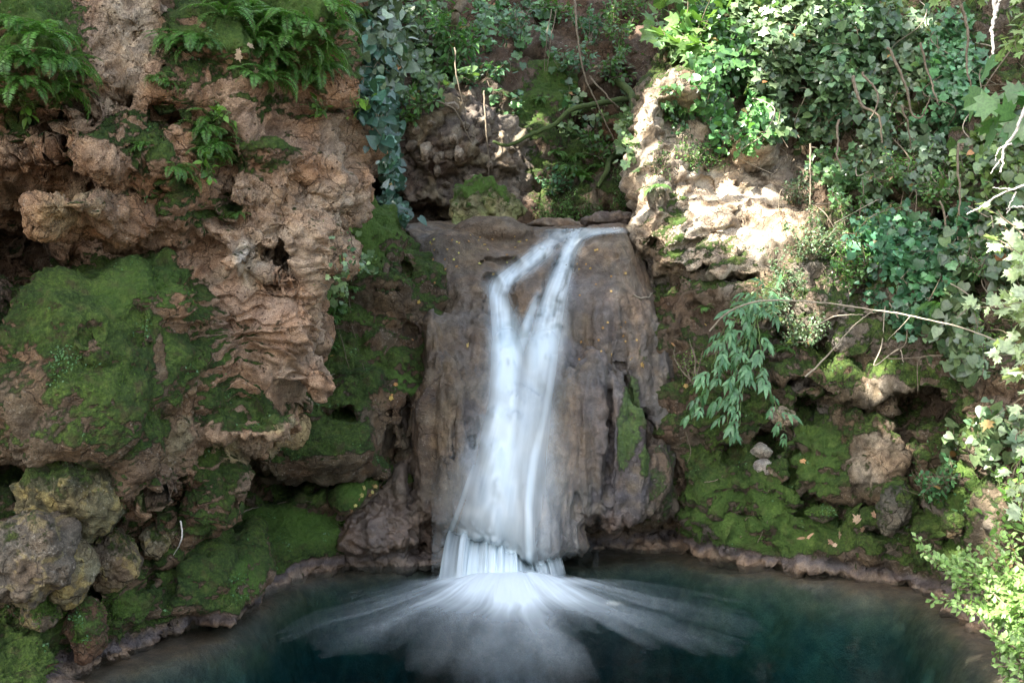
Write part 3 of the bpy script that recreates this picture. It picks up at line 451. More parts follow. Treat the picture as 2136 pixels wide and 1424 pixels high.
# ------------------------------------------------------------------ pool: bed, water, foam
def wl(u, v): y = F*H/(v-CY); return ((u-CX)/F*y, y)
SHORE = [wl(*q) for q in [(150,1440),(200,1402),(300,1368),(420,1332),(540,1262),(600,1218),(660,1194),(720,1182),(860,1176),(1000,1165),(1210,1165),(1400,1156),(1600,1184),(1750,1207),(1900,1230),(1960,1262),(2050,1338),(2130,1430)]]
SHORE = [(-3.0, 4.0), (-2.75, 5.2)]+SHORE+[(3.0, 5.0), (2.9, 3.5)]
def pool_bed():
    x = np.arange(-5, 5.6, .045); y = np.arange(2.5, 10.6, .045); X, Y = np.meshgrid(x, y, indexing='ij')
    sd = polysd(X, Y, SHORE); P = np.stack([X.ravel(), Y.ravel(), np.zeros(X.size)], 1)
    nz = fbm(P, .8, 4, seed=70).reshape(X.shape)
    ins = np.clip(-sd, 0, 9); z = -(.06+sstep(.0, .75, ins+nz*.12)*1.6)+nz*.05+np.clip(sd, 0, 1)*.1
    sh = np.exp(-(((X-2.75)/.75)**2+((Y-8.15)/.33)**2))+np.exp(-(((X-3.0)/.35)**2+((Y-6.4)/.7)**2)); z = z*(1-.7*np.clip(sh, 0, 1))
    P[:, 2] = z.ravel(); i = np.arange(X.size).reshape(X.shape); Q = np.stack([i[:-1, :-1], i[1:, :-1], i[1:, 1:], i[:-1, 1:]], -1).reshape(-1, 4)
    col = lerp(np.tile(np.array((.20, .14, .09), np.float32), (len(P), 1)), (.30, .27, .22), sstep(.2, .9, -P[:, 2]))
    o = obj('pool_bed', mesh('pool_bed', P, Q, M_ROCK, dict(Col=col, moss=np.zeros(len(P)), wet=np.ones(len(P)), pit=np.zeros(len(P)), glow=np.zeros(len(P)))), kind='structure')
    # forest floor far round the place, below the pool's banks
    g = obj('ground', mesh('ground', np.array([[-60, -60, -1.9], [60, -60, -1.9], [60, 60, -1.9], [-60, 60, -1.9]], float), np.array([[0, 1, 2, 3]]), M_ROCK), kind='structure')
def water_material():
    t = NT('pool_water'); p = t.co('Object', (1, 1, 1))
    n = t.noise(t.co('Object', (1, .55, 1)), 2.2, 4, .55, .8)
    nb = t.bump(n, .22, .08)
    gl = t.n('BsdfGlossy'); gl.inputs['Roughness'].default_value = .09; gl.inputs['Color'].default_value = (.9, .95, 1, 1); t.put(gl.inputs['Normal'], nb)
    tr = t.n('BsdfTransparent'); fr = t.n('Fresnel'); fr.inputs[0].default_value = 1.33; t.put(fr.inputs['Normal'], nb)
    mx = t.n('MixShader'); t.put(mx.inputs[0], t.math('MULTIPLY', fr.outputs[0], .62)); t.put(mx.inputs[1], tr.outputs[0]); t.put(mx.inputs[2], gl.outputs[0])
    va = t.n('VolumeAbsorption'); va.inputs['Color'].default_value = (.05, .58, .64, 1); va.inputs['Density'].default_value = 1.45
    t.t.links.new(va.outputs[0], t.out.inputs['Volume'])
    return t.surf(mx.outputs[0])
def pool_water():
    x0, x1, y0, y1, z0 = -4.9, 5.4, 2.6, 10.5, -1.85
    V = np.array([(x, y, z) for z in (z0, 0) for y in (y0, y1) for x in (x0, x1)], float)
    Q = np.array([[0, 2, 3, 1], [4, 5, 7, 6], [0, 1, 5, 4], [2, 6, 7, 3], [0, 4, 6, 2], [1, 3, 7, 5]])
    obj('pool_water', mesh('pool_water', V, Q, water_material(), smooth=False), kind='structure')
def foam_material(name, white, trans=.35, rough=.6):
    t = NT(name); a = t.attr('a')
    d = t.n('BsdfDiffuse'); d.inputs[0].default_value = (*white, 1); tl = t.n('BsdfTranslucent'); tl.inputs[0].default_value = (*white, 1)
    m1 = t.n('MixShader'); m1.inputs[0].default_value = trans; t.put(m1.inputs[1], d.outputs[0]); t.put(m1.inputs[2], tl.outputs[0])
    g = t.n('BsdfGlossy'); g.inputs['Roughness'].default_value = .35; m2 = t.n('MixShader'); m2.inputs[0].default_value = .06; t.put(m2.inputs[1], m1.outputs[0]); t.put(m2.inputs[2], g.outputs[0])
    tr = t.n('BsdfTransparent'); mx = t.n('MixShader'); t.put(mx.inputs[0], a); t.put(mx.inputs[1], tr.outputs[0]); t.put(mx.inputs[2], m2.outputs[0])
    return t.surf(mx.outputs[0])
M_FOAM = foam_material('foam', (.80, .90, .95), .2)
M_SILK = foam_material('silky_water', (.74, .85, .90), .25)
def foam():
    nth, nr = 900, 220; th = np.linspace(0, 2*math.pi, nth, endpoint=False); r = np.linspace(0, 1, nr)**1.2*2.9+.001
    TH, R = np.meshgrid(th, r, indexing='ij'); cx, cy = -.04, 8.22
    ct, st = np.cos(TH), np.sin(TH); X = cx+R*ct*1.08; Y = cy+R*st*.97
    sw = (fbm(np.stack([X.ravel(), Y.ravel(), 0*X.ravel()], 1), .9, 3, seed=85)*.03).reshape(R.shape); ph = np.arctan2(Y-8.95, X+.04)+sw*np.clip(R, 0, 1.4); ca, sa = np.cos(ph), np.sin(ph); q = np.stack([ca.ravel()*13, sa.ravel()*13, R.ravel()*.7], 1); s1 = fbm(q, 1.6, 5, .62, seed=81).reshape(R.shape)
    q2 = np.stack([ca.ravel()*38, sa.ravel()*38, R.ravel()*1.], 1); s2 = fbm(q2, 1.6, 4, .6, seed=82).reshape(R.shape)
    reach = .66+.10*fbm(np.stack([ct.ravel()*2, st.ravel()*2, 0*ct.ravel()], 1), 1.2, 3, seed=83).reshape(R.shape)
    reach = reach*(1+1.15*np.clip(-st, 0, 1)**1.6); reach = reach*np.interp(TH, [0, .25, .7, math.pi*.5, math.pi*.85, math.pi, math.pi*1.1, math.pi*1.25, math.pi*1.5, math.pi*1.85, 2*math.pi], [1.0, .5, .3, .3, .3, .5, .9, 1.1, 1.0, 1.15, 1.0])
    core = np.exp(-((X-.02)**2/.50**2+(Y-7.82)**2/.46**2))*.85*(1+.25*s1)+np.exp(-((X+.02)**2/.58**2+(Y-8.2)**2/.14**2)**1.3)*.8; g = R/reach
    a = core+np.exp(-1.45*g**1.3)*np.clip(.62+(.50*s1+.2*s2)*np.clip(g*1.8, .25, 1), 0, 1.2)*.92
    a += .05*sstep(2.2, .8, R)*sstep(.25, .9, s2*.6+s1*.5)                # thin far streaks
    wob = fbm(np.stack([X.ravel(), Y.ravel(), 0*X.ravel()], 1), .35, 3, seed=84).reshape(R.shape)
    a = np.clip(a*(1+.12*wob)-.02, 0, .97)*sstep(2.85, 1.9, R); a[a < .012] = 0
    a *= sstep(.16, -.02, (Y-8.3))
    Z = .008+.07*np.exp(-(R/.4)**2)+.012*np.exp(-(R/1.)**2)*(s1+1)
    P = np.stack([X.ravel(), Y.ravel(), Z.ravel()], 1); i = np.arange(R.size).reshape(R.shape); j = np.roll(i, -1, 0)
    Q = np.stack([i[:, :-1], i[:, 1:], j[:, 1:], j[:, :-1]], -1).reshape(-1, 4); A = a.ravel(); keep = A[Q].max(1) > 0; Q = Q[keep]
    us_ = np.unique(Q); m = np.full(len(P), -1); m[us_] = np.arange(len(us_))
    o = obj('foam', mesh('foam', P[us_], m[Q], M_FOAM, dict(a=A[us_])), kind='stuff'); o['label'] = 'white foam streaming outwards over the pool where the waterfall lands'
pool_bed(); pool_water(); foam()
# ------------------------------------------------------------------ the waterfall
def interp_path(path, v):
    p = np.array(path, float); return [np.interp(v, p[:, 0], p[:, k]) for k in range(1, p.shape[1])]
def drape(ur, vr, du, dv, strands, lift=.03, blur=5, seed=0, veil=None):
    us_ = np.arange(ur[0], ur[1]+.1, du); vv = np.arange(vr[0], vr[1]+.1, dv); U, V = np.meshgrid(us_, vv, indexing='ij'); Dp = np.full(U.shape, np.nan)
    b = [k[1] for k in ROCKS if k[0] == 'waterfall_rock'][0]
    A = np.zeros(U.shape)
    for st in strands:
        c, w, s = interp_path(st, V.ravel()); inr = (V >= st[0][0]) & (V <= st[-1][0])
        A = np.maximum(A, (np.exp(-np.abs((U.ravel()-c)/w)**2.4)*s).reshape(U.shape)*inr)+.0
    need = A > .01
    need = need | np.roll(need, 3, 0) | np.roll(need, -3, 0)
    for i, j in np.argwhere(need):
        h = b.ray_cast(Vector((0, 0, H)), Vector(((U[i, j]-CX)/F, 1, -(V[i, j]-CY)/F)).normalized())
        if h[0] is not None: Dp[i, j] = h[0][1]
    ok = ~np.isnan(Dp); D = np.where(ok, Dp, 0); Wt = ok.astype(float)
    for _ in range(blur):
        for ax in (0, 1):
            D = (np.roll(D, 1, ax)+2*D+np.roll(D, -1, ax))/4; Wt = (np.roll(Wt, 1, ax)+2*Wt+np.roll(Wt, -1, ax))/4
    D = np.where(Wt > .02, D/np.maximum(Wt, .02), np.nan); Dm = np.where(ok, Dp, np.inf)
    for ax in (0, 1): Dm = np.minimum(Dm, np.minimum(np.roll(Dm, 1, ax), np.roll(Dm, -1, ax)))
    D = np.minimum(D, np.where(np.isinf(Dm), D, Dm+.03))-lift-.02
    return U, V, D, A
def sheet(name, parent, U, V, D, A, seed, amp=.5, fade_top=0, keepmin=.01):
    y = D.ravel(); P = np.stack([(U.ravel()-CX)/F*y, y, H-(V.ravel()-CY)/F*y], 1)
    A = np.clip(np.where(np.isnan(D), 0, A), 0, .96); i = np.arange(U.size).reshape(U.shape)
    Q = np.stack([i[:-1, :-1], i[1:, :-1], i[1:, 1:], i[:-1, 1:]], -1).reshape(-1, 4); a = A.ravel(); P[np.isnan(P)] = 0; nanm = np.isnan(y)
    yy = np.where(nanm, 99, y); keep = (a[Q].max(1) > keepmin) & ~nanm[Q].any(1) & ((yy[Q].max(1)-yy[Q].min(1)) < .9); Q = Q[keep][:, ::-1]
    us_ = np.unique(Q); m = np.full(len(P), -1); m[us_] = np.arange(len(us_)); return obj(name, mesh(name, P[us_], m[Q], M_SILK, dict(a=a[us_])), parent)
def waterfall():
    root = thing('waterfall', 'silky white waterfall sliding down the brown rock into the pool', 'waterfall', (0, 0, 0))
    def streak(U, V, strands_c, seed, k=1.):
        c = interp_path(strands_c, V.ravel()); x = (U.ravel()-c[0])/c[1]
        q = np.stack([x*4*k, V.ravel()/200, 0*x], 1); q2 = np.stack([x*13*k, V.ravel()/320, 0*x], 1)
        return (fbm(q, 1., 4, .6, seed=seed)*.6+fbm(q2, 1., 3, .6, seed=seed+1)*.4).reshape(U.shape)
    # stream in the left chute
    L = [(478,1215,70,.3),(486,1190,50,.5),(498,1160,26,.45),(514,1136,20,.8),(524,1130,22,.95),(535,1118,26,.85),(548,1102,28,.75),(562,1082,30,.75),(578,1060,30,.85),(596,1042,24,.9),(615,1038,19,.85),(640,1045,22,.9),(670,1052,27,.95),(705,1058,30,.97),(790,1058,32,.97)]
    U, V, D, A = drape((960, 1300), (476, 790), 2.5, 2.5, [L], .02, 9); D = D-.04*sstep(530, 500, V)
    s = streak(U, V, [(476, 1150, 60), (520, 1130, 40), (580, 1060, 45), (620, 1045, 40), (790, 1058, 40)], 90); sheet('stream', root, U, V, D, A*np.clip(.95+.4*s, .3, 1.1)*sstep(788, 700, V), 1)
    Rr = [(474,1240,80,.25),(484,1232,60,.6),(491,1212,26,.8),(500,1198,17,.9),(520,1188,17,.95),(560,1174,19,.95),(600,1162,22,.95),(650,1148,28,.85),(700,1138,32,.8),(790,1122,36,.7)]
    U, V, D, A = drape((1080, 1330), (474, 790), 2.5, 2.5, [Rr], .02, 9); D = D-.05*sstep(540, 500, V)
    s = streak(U, V, [(474, 1230, 60), (500, 1200, 25), (560, 1176, 30), (620, 1155, 36), (790, 1122, 50)], 92); sheet('stream', root, U, V, D, A*np.clip(.95+.35*s, .3, 1.1)*sstep(788, 700, V), 2)
    M = [(600,1124,6,.0),(640,1112,9,.5),(680,1098,12,.65),(720,1086,14,.5),(760,1078,14,.3),(800,1072,20,.0)]
    U, V, D, A = drape((1030, 1180), (600, 800), 2.5, 2.5, [M], .03, 5); sheet('stream', root, U, V, D, A, 3)
    # the wide veil below
    core = [(650,1052,22,.9),(690,1056,28,.95),(750,1058,31,.98),(830,1056,33,.97),(900,1048,40,.95),(960,1046,46,.85),(1020,1046,54,.72),(1080,1040,66,.55),(1130,1040,84,.5),(1175,1045,100,.5)]
    c2 = [(650,1148,24,.8),(690,1138,30,.8),(740,1128,34,.75),(800,1112,42,.6),(860,1100,42,.5),(930,1092,44,.42),(1000,1086,44,.42),(1100,1084,50,.45),(1190,1084,60,.4)]
    c3 = [(740,1150,16,.55),(800,1146,12,.5),(860,1136,12,.5),(900,1126,13,.55),(950,1114,14,.7),(1000,1107,13,.75),(1060,1102,12,.75),(1120,1102,11,.75),(1185,1105,12,.7)]
    veil = [(690,1096,70,.1),(760,1096,74,.38),(850,1088,68,.58),(950,1066,82,.56),(1050,1050,104,.50),(1120,1035,112,.50),(1190,1040,125,.50)]
    le = [(930,1003,12,.0),(970,990,12,.30),(1020,972,9,.42),(1060,958,8,.42),(1100,942,8,.5),(1120,936,8,.5)]
    U, V, D, A = drape((900, 1250), (650, 1186), 2.5, 3, [core, c2, c3, veil, le], .045, 16)
    ctr = [(650,1095,80),(760,1095,75),(850,1085,72),(950,1065,85),(1050,1050,105),(1120,1040,115),(1190,1045,125)]
    s = streak(U, V, ctr, 94, 1.2); b = A; A = b*np.clip(1.03+.32*s*(1.1-b*.8), .2, 1.15)*sstep(655, 735, V)
    sheet('veil', root, U, V, D, A, 4)
    # free fall from the lip to the pool
    rock = [k[1] for k in ROCKS if k[0] == 'waterfall_rock'][0]; n = 240; us_ = np.linspace(924, 1168, n); lip = []
    for u in us_:
        last = None
        for v in np.arange(1085, 1192, 2.):
            h = rock.ray_cast(Vector((0, 0, H)), Vector(((u-CX)/F, 1, -(v-CY)/F)).normalized())
            if h[0] is not None and h[0][1] < 8.85: last = (v, h[0][1], h[0][2])
        lip.append(last if last else (np.nan,)*3)
    lip = np.array(lip); ok = ~np.isnan(lip[:, 0]); lip = np.stack([np.interp(us_, us_[ok], lip[ok, k]) for k in range(3)], 1)
    for _ in range(3): lip[1:-1] = (lip[:-2]+2*lip[1:-1]+lip[2:])/4
    m = 60; t = np.linspace(-.35, 1, m); T, Uu = np.meshgrid(t, us_); ly = lip[:, 1][:, None]-.02; lz = lip[:, 2][:, None]+.03; yb = np.interp(Uu, [924, 1080, 1120, 1168], [8.25, 8.16, 8.3, 8.6])
    Yy = ly+(yb-ly)*T; Zz = np.where(T < 0, lz-T*.22, lz*(1-np.clip(T, 0, 1)**1.9)-.02*T); Yy = np.where(T < 0, ly-.05-T*.16, Yy-.03*(1-np.clip(T, 0, 1))); Xx = (Uu-CX)/F*ly+(T*.05*(Uu-1045)/110)
    Xn = (Uu-1045)/122; q = np.stack([(Uu*.075).ravel(), T.ravel()*.25, 0*T.ravel()], 1); s = fbm(q, .55, 4, .65, seed=97).reshape(T.shape)
    env = np.interp(us_, [924, 930, 942, 952, 975, 1000, 1060, 1092, 1108, 1120, 1150, 1166, 1168], [.0, .5, .45, .40, .8, .95, 1.05, 1.0, .95, .75, .6, .3, 0])[:, None]
    a = np.clip(env*(.95+.30*s*(1-T*.4))*(1-.08*T), 0, .95)*sstep(-.33, -.02, T); P = np.stack([Xx.ravel(), Yy.ravel(), Zz.ravel()], 1); i = np.arange(T.size).reshape(T.shape)
    Q = np.stack([i[:-1, :-1], i[:-1, 1:], i[1:, 1:], i[1:, :-1]], -1).reshape(-1, 4)
    obj('curtain', mesh('curtain', P, Q, M_SILK, dict(a=a.ravel())), root)
    # soft spray where the curtain meets the pool
    k = 90; th = np.linspace(0, 2*math.pi, k, endpoint=False)
waterfall()
print('water', round(time.time()-T0, 1))
# ------------------------------------------------------------------ leaves, stems and twigs
def leaf_material(name='leaf', trans=.32, rough=.42, spec=.5):
    t = NT(name); c = t.attr('Leaf', True); p = t.co(); c = t.mix(t.ramp(t.noise(p, 60, 2), .35, .65), t.mix(1., c, (.8, .8, .8), 'MULTIPLY'), t.mix(1., c, (1.15, 1.15, 1.1), 'MULTIPLY'))
    pr = t.n('BsdfPrincipled'); t.put(pr.inputs['Base Color'], c); pr.inputs['Roughness'].default_value = rough; pr.inputs['Specular IOR Level'].default_value = spec
    tl = t.n('BsdfTranslucent'); t.put(tl.inputs[0], t.mix(1., c, (1.5, 1.7, .7), 'MULTIPLY')); mx = t.n('MixShader'); mx.inputs[0].default_value = trans
    t.put(mx.inputs[1], pr.outputs[0]); t.put(mx.inputs[2], tl.outputs[0]); return t.surf(mx.outputs[0])
def bark_material(name, c1, c2, rough=.9):
    t = NT(name); p = t.co(); n = t.noise(p, 30, 5, .65); pr = t.n('BsdfPrincipled'); t.put(pr.inputs['Base Color'], t.mix(t.ramp(n, .3, .7), c1, c2)); pr.inputs['Roughness'].default_value = rough
    t.put(pr.inputs['Normal'], t.bump(n, .8, .01)); return t.surf(pr.outputs[0])
M_LEAF = leaf_material(); M_IVY = leaf_material('ivy_leaf', .22, .33, .6); M_MOSSLEAF = leaf_material('moss_leaf', .25, .7, .2)
M_STEM = bark_material('stem', (.10, .075, .045), (.20, .16, .11)); M_TWIG = bark_material('pale_twig', (.24, .20, .14), (.36, .31, .23)); M_BLEACH = bark_material('bleached_twig', (.42, .38, .32), (.60, .56, .49)); M_MOSSBARK = bark_material('mossy_bark', (.035, .06, .012), (.07, .10, .02)); M_GREENSTEM = bark_material('green_stem', (.07, .12, .03), (.12, .17, .05))
M_DRY = leaf_material('dry_leaf', .12, .75, .2)
def tmpl_leaf(w=.5, n=3, fold=.12, droop=.18):
    """ovate leaf, 1 long along +y"""
    V = [(0, 0, 0)]; ys = np.linspace(0, 1, n+2)[1:-1]; T = []
    for y in ys:
        ww = w*.5*math.sin(math.pi*y**.72)**.85; z = -droop*y*y; V += [(-ww, y, z+fold*ww*1.6), (0, y, z), (ww, y, z+fold*ww*1.6)]
    V.append((0, 1, -droop)); e = len(V)-1; T += [(0, 2, 1), (0, 3, 2)]
    for k in range(n-1):
        a = 1+3*k; T += [(a, a+1, a+4), (a, a+4, a+3), (a+1, a+2, a+5), (a+1, a+5, a+4)]
    a = 1+3*(n-1); T += [(a, a+1, e), (a+1, a+2, e)]
    return np.array(V, float), np.array(T)
def tmpl_lobed(pts, fold=.1):
    """leaf from an outline given for x>0 (base to tip), mirrored; fan from the vein point"""
    R = [(x, y) for x, y in pts]; L = [(-x, y) for x, y in pts[::-1] if x > 0]; out = R+L; V = [(0, .28, 0)]+[(x, y, fold*abs(x)-.15*y*y) for x, y in out]; n = len(out)
    return np.array(V, float), np.array([(0, 1+i, 1+(i+1) % n) for i in range(n)])
T_OV = tmpl_leaf(.55, 2); T_OV2 = tmpl_leaf(.62, 1); T_LANCE = tmpl_leaf(.32, 3, .15, .3); T_NEEDLE = tmpl_leaf(.22, 1)
T_IVY = tmpl_lobed([(0, 0), (.30, -.10), (.52, .12), (.40, .34), (.50, .58), (.22, .66), (0, 1.0)])
T_IVY2 = tmpl_lobed([(0, .02), (.28, -.08), (.46, .14), (.42, .45), (.22, .75), (0, 1.0)], .16)
T_FIG = tmpl_lobed([(0, 0), (.22, -.05), (.50, .22), (.32, .36), (.56, .68), (.22, .62), (.14, .80), (0, 1.05)], .1)
T_MAPLE = tmpl_lobed([(0, 0), (.18, .0), (.48, .10), (.30, .25), (.62, .50), (.40, .52), (.36, .72), (.16, .62), (0, 1.05)], .08)
def unit(a): return a/(np.linalg.norm(a, axis=-1, keepdims=True)+1e-9)
def scatter(T, pos, fwd, nrm, size, col):
    V, Fc = T; N = len(pos); f = unit(fwd); x = unit(np.cross(f, nrm)); z = np.cross(x, f)
    s = size[:, None, None]; P = pos[:, None]+s*(V[None, :, :1]*x[:, None]+V[None, :, 1:2]*f[:, None]+V[None, :, 2:]*z[:, None])
    Fs = Fc[None]+(np.arange(N)*len(V))[:, None, None]; return P.reshape(-1, 3), Fs.reshape(-1, Fc.shape[1]), np.repeat(col, len(V), 0)
def tube(pts, rad, sides=5):
    pts = np.array(pts, float); n = len(pts); rad = np.broadcast_to(np.asarray(rad, float), (n,)); t = unit(np.gradient(pts, axis=0)); r = np.array([.31, .17, .93]); a = unit(np.cross(t, r)); b = np.cross(t, a)
    th = np.arange(sides)*2*math.pi/sides; P = pts[:, None]+rad[:, None, None]*(np.cos(th)[None, :, None]*a[:, None]+np.sin(th)[None, :, None]*b[:, None])
    i = np.arange(n*sides).reshape(n, sides); j = np.roll(i, -1, 1); Q = np.stack([i[:-1], j[:-1], j[1:], i[1:]], -1).reshape(-1, 4); return P.reshape(-1, 3), Q
def join(L):
    V, Fs, o = [], [], 0
    for P, Q in L: V.append(P); Fs.append(Q+o); o += len(P)
    return np.concatenate(V), np.concatenate(Fs)
def smooth_path(pts, n=20, wob=0., rg=None):
    pts = np.array(pts, float); m = len(pts); P = np.concatenate([[2*pts[0]-pts[1]], pts, [2*pts[-1]-pts[-2]]]); out = []
    for k in range(m-1):
        a, b, c, d = P[k:k+4]
        for t in np.linspace(0, 1, max(2, n//(m-1)), endpoint=False): out.append(.5*((2*b)+(-a+c)*t+(2*a-5*b+4*c-d)*t*t+(-a+3*b-3*c+d)*t**3))
    out.append(pts[-1]); out = np.array(out)
    if wob: w = rg.randn(*out.shape)*wob; w[0] = 0; out = out+w
    return out
def colors(rg, n, a, b, dry=0., dcol=(.22, .15, .06)):
    t = rg.rand(n, 1); c = np.array(a)*(1-t)+np.array(b)*t; c = c*(.75+.5*rg.rand(n, 1)); k = rg.rand(n) < dry; c[k] = np.array(dcol)*(.7+.6*rg.rand(k.sum(), 1)); return np.clip(c, 0, 1)
G_IVY = ((.045, .12, .06), (.115, .22, .11)); G_IVYB = ((.04, .10, .065), (.08, .155, .10)); G_BRIGHT = ((.08, .18, .025), (.15, .27, .05)); G_MID = ((.05, .13, .03), (.10, .20, .05)); G_FERN = ((.06, .16, .03), (.11, .24, .05)); G_BOX = ((.07, .13, .06), (.13, .19, .10)); G_LIME = ((.11, .22, .06), (.20, .32, .11))
CAMP = np.array([0, 0, H])
def lift(u, v, d0, d1, rg, names=None, skip=()):
    """a point in front of the rock seen at (u,v), d0..d1 metres nearer the open side"""
    h = hit(u, v, names, skip)
    if h is None: return None
    p, n, nm = h; w = unit(n*.6+unit(CAMP-p)*.4+np.array([0, 0, .15])); return p+w*(d0+(d1-d0)*rg.rand()), n
def leafy(name, label, cat, group, u, v, ru, rv, n, T, size, col, seed, mat=None, d=(.02, .25), stems=6, up=.5, base=None, dens=.55, dry=.03, skip=(), root=None, stem_mat=None, names=None):
    """a plant spreading over the rock: leaves in tufts along its stems"""
    rg = np.random.RandomState(seed); mat = mat or M_LEAF; hb = None
    bu, bv = base if base else (u+rg.uniform(-.2, .2)*ru, v+rv*.7)
    for q in range(5):
        hb = lift(bu, bv-q*4, 0, .01, rg, names, skip)
        if hb is not None: break
    if hb is None: return None
    B = hb[0]; tips = []; paths = []
    for k in range(stems):
        r = math.sqrt(rg.rand()); th = rg.rand()*2*math.pi; p = lift(u+ru*r*math.cos(th), v+rv*r*math.sin(th), *d, rg, names, skip)
        if p is None: continue
        m = (B+p[0])/2+unit(p[1]+np.array([0, 0, .5]))*.12*np.linalg.norm(p[0]-B)+rg.randn(3)*.03; paths.append(smooth_path([B, m, p[0]], 14, .004, rg)); tips.append(p[0])
    if not paths: return None
    # twigs branch off the stems
    tw = []
    for P in paths:
        for _ in range(4):
            i = rg.randint(3, len(P)); a = P[i-1]; q = lift(u+ru*rg.uniform(-1, 1)*.9, v+rv*rg.uniform(-1, 1)*.9, *d, rg, names, skip)
            if q is None: continue
            dv = q[0]-a; L = np.linalg.norm(dv); b = a+dv/(L+1e-6)*min(L, .28); tw.append(smooth_path([a, (a+b)/2+rg.randn(3)*.02, b], 8))
    allp = paths+tw; Ls = np.array([np.linalg.norm(np.diff(p, axis=0), axis=1).sum() for p in allp]); k = rg.choice(len(allp), n, p=Ls/Ls.sum()); pos = np.empty((n, 3)); fw = np.empty((n, 3))
    for i in range(n):
        p = allp[k[i]]; t = rg.uniform(.18 if k[i] < len(paths) else 0, 1)*(len(p)-1); j = min(int(t), len(p)-2); f = t-j; pos[i] = p[j]*(1-f)+p[j+1]*f; fw[i] = p[j+1]-p[j]
    spread = unit(rg.randn(n, 3)); pos += spread*size*.7*rg.rand(n, 1); fwd = unit(unit(fw)*.5+spread*1.0+np.array([0, -.3, -.25])); nr = unit(np.array([0, -.45, up+.3])+rg.randn(n, 3)*.42)
    P, Fs, cc = scatter(T, pos, fwd, nr, size*rg.uniform(.6, 1.25, n), colors(rg, n, *col, dry=dry)*rg.uniform(.85, 1.3)); o = thing(name, label, cat, tuple(B), group)
    obj('leaves', mesh('leaves', P-B, Fs, mat, dict(Leaf=cc)), o)
    V, Q = join([tube(p, np.linspace(.008, .003, len(p))) for p in paths]+[tube(p, np.linspace(.003, .0015, len(p)), 3) for p in tw]); obj('stem', mesh('stem', V-B, Q, stem_mat or M_STEM), o); return o
def ivy(name, label, group, strands, seed, T=None, size=.055, col=G_IVY, step=.035, d=(.015, .07), mat=None, dens=1., skip=(), cat='ivy'):
    """strands: list of photo polylines that the runners follow over the rock"""
    rg = np.random.RandomState(seed); T = T or T_IVY; tubes = []; pos = []; fw = []; nn = []
    for s in strands:
        pts = []; s = smooth_path([(a, b, 0) for a, b in s], 16)[:, :2]+rg.randn(1, 2)*2; last = None
        for (a, b) in s:
            h = lift(a+rg.randn()*3, b+rg.randn()*3, *d, rg, None, skip)
            if h is None: continue
            p, n = h
            if last is not None and np.linalg.norm(p-last[0]) > .8: p = last[0]+(p-last[0])*.3
            last = (p, n); pts.append(p); nn_ = n
            L = 0
        if len(pts) < 3: continue
        pts = np.array(pts); tubes.append(tube(pts, .0035, 4)); seg = np.linalg.norm(np.diff(pts, axis=0), axis=1); m = int(seg.sum()/step*dens)
        for _ in range(m):
            j = rg.choice(len(seg), p=seg/seg.sum()); f = rg.rand(); q = pts[j]*(1-f)+pts[j+1]*f; pos.append(q+rg.randn(3)*[.05, .035, .045]); fw.append(unit(pts[j+1]-pts[j])*.4+rg.randn(3)*.6+np.array([0, -.25, -.55]))
    if not pos: return None
    pos = np.array(pos); n = len(pos); B = pos[0].copy(); nr = unit(np.array([0, -.75, .55])+rg.randn(n, 3)*.33)
    P, Fs, cc = scatter(T, pos, np.array(fw), nr, size*rg.choice([.45, .65, .85, 1.05, 1.35], n), colors(rg, n, *col, dry=.004)*rg.uniform(.75, 1.4)*np.array([rg.uniform(.8, 1.6), 1, rg.uniform(.6, 1.15)])*(1+.9*(rg.rand(n, 1) < .15))); o = thing(name, label, cat, tuple(B), group)
    obj('leaves', mesh('leaves', P-B, Fs, mat or M_IVY, dict(Leaf=cc)), o); V, Q = join(tubes); obj('stem', mesh('stem', V-B, Q, M_STEM), o); return o
def frond(L, rg, n=30, w=.17, curl=1.1):
    """a fern frond growing along +y and arching over towards -z; leaflets both sides"""
    t = np.linspace(0, 1, n); ang = .75-curl*1.7*t; y = np.cumsum(np.cos(ang))*L/n; z = np.cumsum(np.sin(ang))*L/n; x = np.sin(t*2)*.04*L*rg.randn(); R = np.stack([x, y, z], 1); tg = unit(np.gradient(R, axis=0)); k = np.arange(2, n)
    sz = L*w*np.sin(np.pi*np.clip(t[k]*.9+.1, 0, 1))**.7; pos = np.concatenate([R[k], R[k]]); side = np.concatenate([np.ones(len(k)), -np.ones(len(k))]); tt = np.concatenate([tg[k]]*2)
    f = np.stack([side, 0*side, 0*side], 1)+tt*.45+rg.randn(len(side), 3)*.08; nr = np.cross(np.array([1., 0, 0]), tt)+rg.randn(len(side), 3)*.12
    return pos, f, nr, np.concatenate([sz, sz]), R
